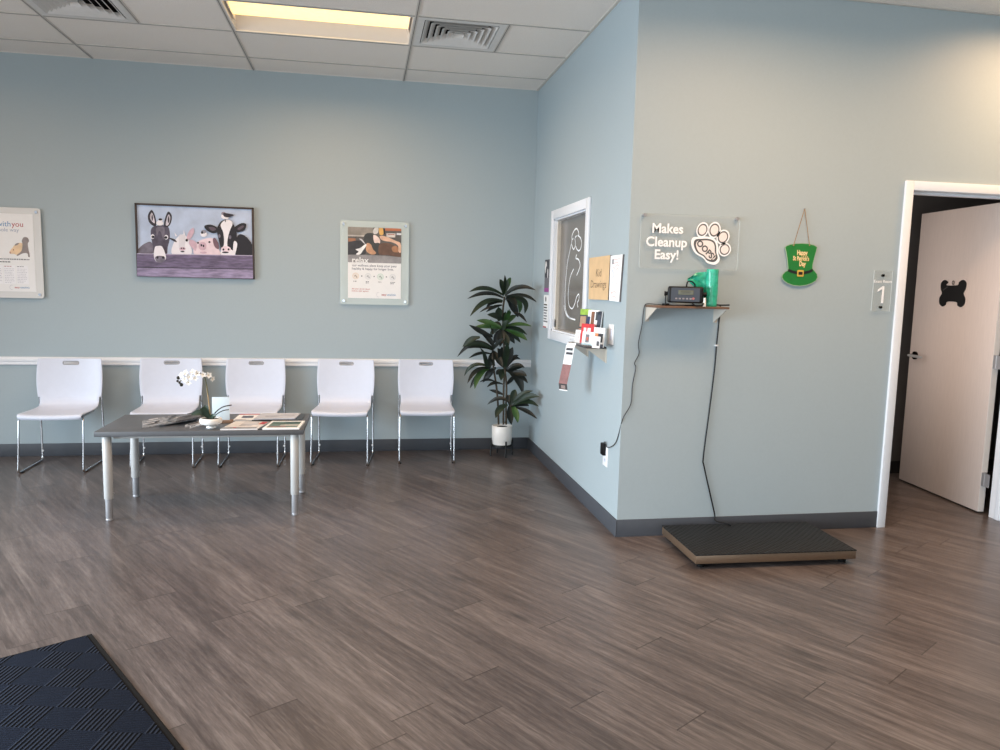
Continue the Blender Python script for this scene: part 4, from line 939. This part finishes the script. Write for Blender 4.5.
# orchid
t = thing('potted_orchid', 'white artificial orchid in a footed white bowl on table', 'orchid', (-.932, 4.875, TZ))
CER = pm('white_ceramic', (236, 234, 230), .3, var=.02)
b = MB(); b.lathe([(.026, 0), (.030, .003), (.027, .014), (.044, .022), (.064, .032), (.069, .046), (.066, .058), (.059, .065), (.056, .063), (.053, .052)], CER, (0, 0, 0), 32); b.build('bowl', t)
b = MB(); b.lathe([(.0555, .055), (.03, .06), (.0005, .061)], pm('dark_moss', (22, 22, 20), .95, var=.4, bump=.8, scale=80), (0, 0, 0), 24); b.build('soil', t)
b = MB(); b.tube(spline([(-.004, 0, .06), (-.010, .004, .14), (-.018, .002, .235), (-.026, 0, .30), (-.036, -.004, .335), (-.06, -.01, .347), (-.105, -.014, .338), (-.152, -.016, .315), (-.18, -.016, .285)], n=5), .0026, pm('orchid_stem', (92, 92, 56), .6), 8)
b.tube([(-.002, .002, .06), (-.022, .004, .27)], .0034, pm('bamboo_stake', (176, 146, 104), .6), 8); b.build('stem', t)
def leaf_strip(b, P, wmax, m, up=Vector((0, 0, 1)), fold=.25, n=10, base_w=.35):
    pts = [Vector(p) for p in spline(P, n=max(2, n//(len(P)-1)))]; rows = []; N_ = len(pts)-1
    for i, p in enumerate(pts):
        s = i/N_; tn = (pts[min(i+1, N_)]-pts[max(i-1, 0)]).normalized(); sd = tn.cross(up)
        if sd.length < .05: sd = tn.cross(Vector((0, -1, .2)))
        sd.normalize(); nn = sd.cross(tn); w_ = wmax/2*max(.02, (base_w+(1-base_w)*min(1, s/.4)))*(1 if s < .55 else max(.03, math.cos((s-.55)/.45*math.pi/2)))
        rows.append([p-sd*w_+nn*w_*fold, p-sd*w_*.5+nn*w_*fold*.4, p, p+sd*w_*.5+nn*w_*fold*.4, p+sd*w_+nn*w_*fold])
    b.grid(rows, m, True)
LFD = pm('orchid_leaf', (34, 52, 36), .4, var=.2)
for tip, mid, w_ in (((-.06, -.02, .125), (-.035, -.01, .11), .04), ((-.115, -.01, .085), (-.06, -.01, .1), .035), ((.035, -.03, .075), (.02, -.02, .08), .03), ((-.045, .03, .14), (-.025, .02, .11), .035)):
    b = MB(); leaf_strip(b, [(-.004, 0, .062), mid, tip], w_, LFD, Vector((0, -1, .3))); b.build('leaf', t)
b = MB(); b.tube(spline([(.012, -.005, .06), (.03, -.01, .10), (.075, -.015, .135), (.128, -.02, .148)], n=6), .0035, M_BLACK, 8); b.tube(spline([(.014, -.012, .06), (.04, -.02, .092), (.08, -.03, .115), (.115, -.04, .122)], n=6), .003, M_BLACK, 8); b.build('air_root', t)
PET = pm('orchid_petal_white', (246, 244, 240), .5, var=.02); CEN = pm('orchid_center', (196, 170, 110), .5)
def flower(c_, n_, size):
    n_ = Vector(n_).normalized(); x = n_.orthogonal().normalized(); y = n_.cross(x); b = MB(); a0 = random.uniform(0, 6)
    for k in range(5):
        a = a0+2*math.pi*k/5; d_ = x*math.cos(a)+y*math.sin(a); s_ = n_.cross(d_)
        rows = []
        for i in range(5):
            s = i/4; p = Vector(c_)+d_*size*s+n_*size*.25*math.sin(s*2.6); w_ = size*.36*math.sin(min(1, .12+s*.95)*math.pi)**.8
            rows.append([p-s_*w_+n_*.002, p, p+s_*w_+n_*.002])
        b.grid(rows, PET, True)
    o = b.build('flower', t)
    b = MB(); c2 = Vector(c_)+n_*size*.25; b.tube([c2-n_*size*.2, c2+n_*size*.15], [size*.16, size*.07], CEN, 8); b.build('flower_center', o)
for c_, n_, s in (((-.045, -.02, .338), (.3, -1, .2), .032), ((-.005, -.02, .335), (.5, -1, .1), .034), ((.018, -.015, .312), (.9, -.7, -.2), .030), ((-.085, -.025, .345), (-.1, -1, .3), .034), ((-.115, -.03, .355), (-.3, -1, .4), .034), ((-.14, -.03, .325), (-.2, -1, 0), .036), ((-.165, -.03, .35), (-.5, -1, .2), .034), ((-.175, -.03, .312), (-.3, -1, -.1), .036), ((-.15, -.03, .292), (0, -1, -.2), .033), ((-.195, -.03, .335), (-.6, -1, .2), .034), ((-.10, -.03, .318), (.1, -1, -.1), .030)): flower((c_[0]*.8, c_[1], c_[2]), n_, s*.66)
BUD = pm('dark_bud', (34, 34, 28), .5)
for p, r in (((-.226, -.02, .318), .011), ((-.232, -.02, .298), .008), ((-.218, -.02, .288), .008), ((-.205, -.02, .275), .011)):
    b = MB(); b.lathe([(.0005, -r), (r*.7, -r*.7), (r, 0), (r*.7, r*.75), (.0005, r*1.1)], BUD, (p[0]*.8, p[1], p[2]), 12); b.build('bud', t)

# ------------------------------------------------------------------ floor plant
PX, PY = 1.207, 6.41
t = thing('plant_stand', 'black metal plant stand with four legs in corner', 'plant stand', (PX, PY, 0), .2)
b = MB(); R_ = .096
b.lathe([(R_, .088), (R_, .106), (R_-.006, .106), (R_-.006, .088), (R_, .088)], M_BLKMETAL, (0, 0, 0), 32)
b.box((-R_, -.008, .088), (R_, .008, .1), M_BLKMETAL).box((-.008, -R_, .088), (.008, R_, .1), M_BLKMETAL); b.build('ring', t)
for k in range(4):
    a = k*math.pi/2; c_, s_ = math.cos(a), math.sin(a); b = MB(); b.tube([(c_*(R_+.006), s_*(R_+.006), 0), (c_*(R_+.006), s_*(R_+.006), .142)], .0075, M_BLKMETAL, 10); b.build('leg', t)
t = thing('potted_plant', 'tall dark leaved dracaena in a white pot in corner', 'plant', (PX, PY, .101))
b = MB(); b.lathe([(.078, 0), (.083, .004), (.086, .03), (.086, .036), (.088, .04), (.090, .165), (.088, .168), (.082, .168), (.081, .155)], CER, (0, 0, 0), 36); b.build('pot', t)
b = MB(); b.lathe([(.081, .15), (.04, .156), (.0005, .158)], MATS['dark_moss'], (0, 0, 0), 24); b.build('soil', t)
o0 = Vector((PX, PY, .101))
ZA = (450, 270, 9.38); ZB = (450, 335, 8.33)
def pl(Z, x, y, depth): return un(*zp(Z, x, y), 1, depth)-o0
STM = pm('brown_cane', (66, 58, 46), .8, var=.35, scale=60, bump=.4)
for P in ([(ZB, 405, 745, 6.42), (ZB, 398, 560, 6.42), (ZB, 385, 420, 6.43), (ZB, 360, 250, 6.44), (ZA, 400, 720, 6.43)], [(ZB, 445, 745, 6.40), (ZB, 447, 450, 6.40), (ZB, 455, 250, 6.41), (ZA, 500, 560, 6.42), (ZA, 495, 400, 6.42), (ZA, 512, 250, 6.42)], [(ZB, 468, 745, 6.38), (ZB, 466, 600, 6.37), (ZB, 470, 420, 6.37), (ZB, 455, 280, 6.36)], [(ZB, 462, 735, 6.36), (ZB, 478, 660, 6.33), (ZB, 505, 590, 6.30)]):
    b = MB(); pts = [pl(*q) for q in P]; b.tube(spline([tuple(p) for p in pts], n=5), .0085, STM, 8); b.build('cane', t)
LV = [pm('dracaena_leaf_dark', (13, 21, 16), .5, var=.35, scale=20), pm('dracaena_leaf_mid', (22, 40, 22), .5, var=.3, scale=20), pm('dracaena_leaf_light', (48, 82, 36), .5, var=.25, scale=20)]
LEAVES = [  # zoom, base, control or None, tip, width, tone
 (ZA, (505, 240), (330, 128), (180, 205), .040, 1), (ZA, (500, 260), (345, 172), (163, 270), .030, 0), (ZA, (495, 290), (320, 245), (187, 435), .042, 1), (ZA, (490, 300), (395, 275), (340, 350), .034, 0), (ZA, (490, 330), (420, 335), (338, 395), .028, 0), (ZA, (460, 345), None, (275, 400), .018, 0),
 (ZA, (505, 230), None, (465, 88), .040, 1), (ZA, (512, 225), None, (512, 48), .026, 1), (ZA, (512, 225), None, (570, 72), .036, 2), (ZA, (510, 230), None, (545, 100), .04, 1),
 (ZA, (515, 240), (640, 110), (805, 190), .036, 0), (ZA, (520, 230), (600, 150), (690, 152), .032, 1), (ZA, (520, 250), (690, 205), (815, 303), .038, 0), (ZA, (525, 250), (760, 250), (700, 410), .045, 1), (ZA, (530, 245), (690, 290), (650, 405), .045, 2), (ZA, (525, 260), (580, 300), (640, 445), .060, 0), (ZA, (520, 270), (600, 260), (620, 360), .05, 0), (ZA, (600, 400), None, (722, 495), .024, 0),
 (ZA, (500, 470), (440, 420), (348, 420), .045, 1), (ZA, (480, 540), (360, 480), (250, 472), .040, 2), (ZA, (480, 550), (350, 520), (215, 540), .045, 2), (ZA, (400, 625), (290, 590), (178, 515), .042, 0), (ZA, (400, 600), None, (378, 465), .030, 0), (ZA, (460, 480), None, (452, 350), .05, 1), (ZA, (515, 495), None, (560, 372), .045, 2), (ZA, (525, 520), None, (622, 428), .036, 2), (ZA, (510, 520), None, (520, 390), .03, 1),
 (ZA, (510, 530), (640, 495), (765, 528), .040, 2), (ZA, (510, 540), (630, 540), (722, 607), .045, 1), (ZA, (510, 550), (640, 580), (725, 662), .046, 2), (ZA, (505, 560), (600, 600), (662, 682), .045, 1), (ZA, (500, 570), (560, 610), (607, 690), .045, 0), (ZA, (490, 560), (450, 600), (410, 690), .05, 0), (ZA, (490, 560), (480, 620), (470, 720), .055, 0), (ZA, (480, 540), (420, 560), (370, 620), .05, 1), (ZA, (490, 570), (530, 640), (540, 740), .05, 1), (ZA, (490, 560), None, (560, 500), .05, 1), (ZA, (480, 560), None, (400, 510), .05, 1),
 (ZB, (360, 110), (200, -10), (60, 182), .036, 0), (ZB, (355, 120), (240, 40), (125, 95), .032, 1), (ZB, (355, 125), (250, 70), (148, 112), .030, 0), (ZB, (350, 160), (250, 130), (155, 195), .026, 0), (ZB, (250, 20), None, (105, 100), .045, 1), (ZB, (370, 110), (330, 20), (270, 0), .04, 0), (ZB, (315, 295), None, (250, 108), .046, 1), (ZB, (360, 120), (400, 60), (455, 30), .036, 0), (ZB, (370, 130), (350, 180), (320, 290), .05, 0), (ZB, (370, 140), (400, 200), (440, 270), .05, 0),
 (ZB, (340, 270), (180, 200), (118, 340), .034, 1), (ZB, (335, 275), (200, 260), (145, 405), .034, 0), (ZB, (330, 280), (220, 320), (166, 445), .034, 0), (ZB, (325, 280), (220, 310), (206, 450), .044, 2), (ZB, (385, 275), (340, 300), (272, 397), .052, 0), (ZB, (380, 390), None, (245, 393), .018, 0), (ZB, (440, 410), (360, 380), (308, 435), .026, 0), (ZB, (370, 260), None, (330, 190), .03, 0),
 (ZB, (455, 290), None, (524, 102), .055, 0), (ZB, (460, 280), (520, 160), (588, 202), .036, 0), (ZB, (460, 290), (520, 170), (572, 168), .03, 0), (ZB, (465, 300), (550, 225), (622, 272), .04, 0), (ZB, (470, 300), (540, 270), (600, 270), .036, 0), (ZB, (450, 275), (580, 310), (608, 492), .064, 0), (ZB, (490, 310), (600, 310), (640, 345), .045, 0), (ZB, (520, 320), (600, 340), (648, 402), .04, 0), (ZB, (465, 415), (510, 380), (540, 330), .03, 0), (ZB, (455, 290), (420, 310), (425, 380), .05, 1), (ZB, (450, 270), None, (395, 110), .05, 0), (ZB, (450, 260), None, (430, 100), .05, 0), (ZB, (450, 270), (430, 220), (380, 200), .036, 1), (ZB, (455, 280), None, (480, 60), .045, 1), (ZB, (450, 300), (400, 300), (385, 330), .04, 0),
 (ZB, (450, 500), (390, 470), (325, 457), .026, 0), (ZB, (495, 560), (410, 490), (310, 580), .036, 0), (ZB, (480, 580), (400, 600), (380, 692), .048, 1), (ZB, (500, 590), (490, 660), (512, 748), .052, 0), (ZB, (520, 590), (550, 640), (566, 732), .046, 2), (ZB, (540, 600), (640, 620), (725, 698), .034, 0), (ZB, (520, 590), (630, 520), (738, 595), .046, 1), (ZB, (520, 580), (640, 480), (748, 515), .046, 1), (ZB, (515, 580), (590, 480), (692, 465), .042, 1), (ZB, (510, 590), None, (545, 455), .05, 1), (ZB, (505, 590), (580, 560), (660, 590), .05, 0), (ZB, (500, 590), None, (480, 500), .04, 0)]
for (Z, bs, ct, tp, wd, tone) in LEAVES:
    tpx = zp(Z, *tp)[0]; bpx = zp(Z, *bs)
    db = 6.41 if not (Z is ZB and bs[0] > 478 and bs[1] > 500) else 6.30
    dt = db+random.uniform(-.16, .12)
    if tpx > 522: dt = 6.36-(tpx-522)*.0135
    dt = min(dt, 6.56)
    B_, T_ = pl(Z, *bs, db), pl(Z, *tp, dt)
    if ct: C_ = pl(Z, *ct, (db*.45+dt*.55)); C_ = C_*1.0
    else: C_ = (B_+T_)/2+Vector((0, -.01, .012))
    # quadratic through control
    P = [tuple(B_*(1-s)**2+C_*2*s*(1-s)+T_*s*s) if ct else tuple(B_.lerp(T_, s)+Vector((0, 0, .02*math.sin(s*3.1)))) for s in (0, .25, .5, .75, 1)]
    b = MB(); leaf_strip(b, P, wd*1.22, LV[tone], Vector((random.uniform(-.2, .2), -1, random.uniform(.3, 1.0))), .3, 12); b.build('leaf', t)

# ------------------------------------------------------------------ door mat
mu = Vector((.536, -.844, 0)); mv = Vector((-.844, -.536, 0)); mc = Vector((-1.107, 3.233, 0)); ML, MW = 1.75, 1.2
cen = mc+mu*ML/2+mv*MW/2
t = thing('entrance_mat', 'navy ribbed entrance mat with black rubber border', 'mat', cen, math.atan2(mu.y, mu.x))
b = MB(); bw = .022
RB = pm('black_rubber_border', (16, 16, 17), .85, spec=.2, var=.1)
for lo, hi in (((-ML/2, -MW/2, 0), (ML/2, -MW/2+bw, .007)), ((-ML/2, MW/2-bw, 0), (ML/2, MW/2, .007)), ((-ML/2, -MW/2+bw, 0), (-ML/2+bw*.55, MW/2-bw, .007)), ((ML/2-bw, -MW/2+bw, 0), (ML/2, MW/2-bw, .007))): b.box(lo, hi, RB, .003)
b.build('rubber_border', t)
MB().box((-ML/2+bw*.55, -MW/2+bw, 0), (ML/2-bw, MW/2-bw, .011), M_CARPET, .004).build('carpet_surface', t)

# ------------------------------------------------------------------ light
def area(name, loc, rot, sx, sy, power, col, spread=180):
    l = bpy.data.lights.new(name, 'AREA'); l.shape = 'RECTANGLE'; l.size = sx; l.size_y = sy; l.energy = power; l.color = col; l.spread = math.radians(spread)
    o = bpy.data.objects.new(name, l); COL.objects.link(o); o.location = loc; o.rotation_euler = rot; return o
DAY = (.76, .89, 1.0); WARM = (1.0, .63, .35)
R90 = math.pi/2
area('daylight_left', (X0-.02, 1.5, 1.3), (0, -math.radians(62), 0), 2.1, 6.0, 395, DAY, 118)
area('daylight_front', (-.9, YF-.02, 1.3), (math.radians(62), 0, 0), 7.6, 2.1, 30, DAY, 112)
area('ceiling_upward_fill', (-1.5, -1.9, .03), (math.pi, 0, 0), 6, 2.0, 185, (1.0, .90, .76))  # added upward fill for ceiling and upper walls, stands in for floor bounce
area('troffer', ((lx0+lx1)/2, (ly0+ly1)/2, H-.006), (0, 0, 0), 1.1, .5, 19, WARM, 165)
for x, y, e in ((-.27, 3.4, 18), (2.2, 2.95, 34), (4.35, 3.6, 32), (-3.2, 5.3, 9), (-2.7, 3.4, 12)): area('troffer', (x, y, H-.006), (0, 0, 0), 1.1, .5, e, WARM, 165)
area('door_leaf_fill', (3.1, 4.95, 1.55), (0, -math.pi/2, 0), 1.7, .7, 6.5, (1, .90, .84), 150)  # added fill lamp, out of view, brightens the open door leaf
wd = bpy.data.worlds.new('world'); SC.world = wd; wd.use_nodes = True
wd.node_tree.nodes['Background'].inputs[0].default_value = (.75, .87, 1, 1); wd.node_tree.nodes['Background'].inputs[1].default_value = .9
SC.view_settings.view_transform = 'Standard'; SC.view_settings.look = 'None'; SC.view_settings.exposure = .17; SC.view_settings.gamma = 1
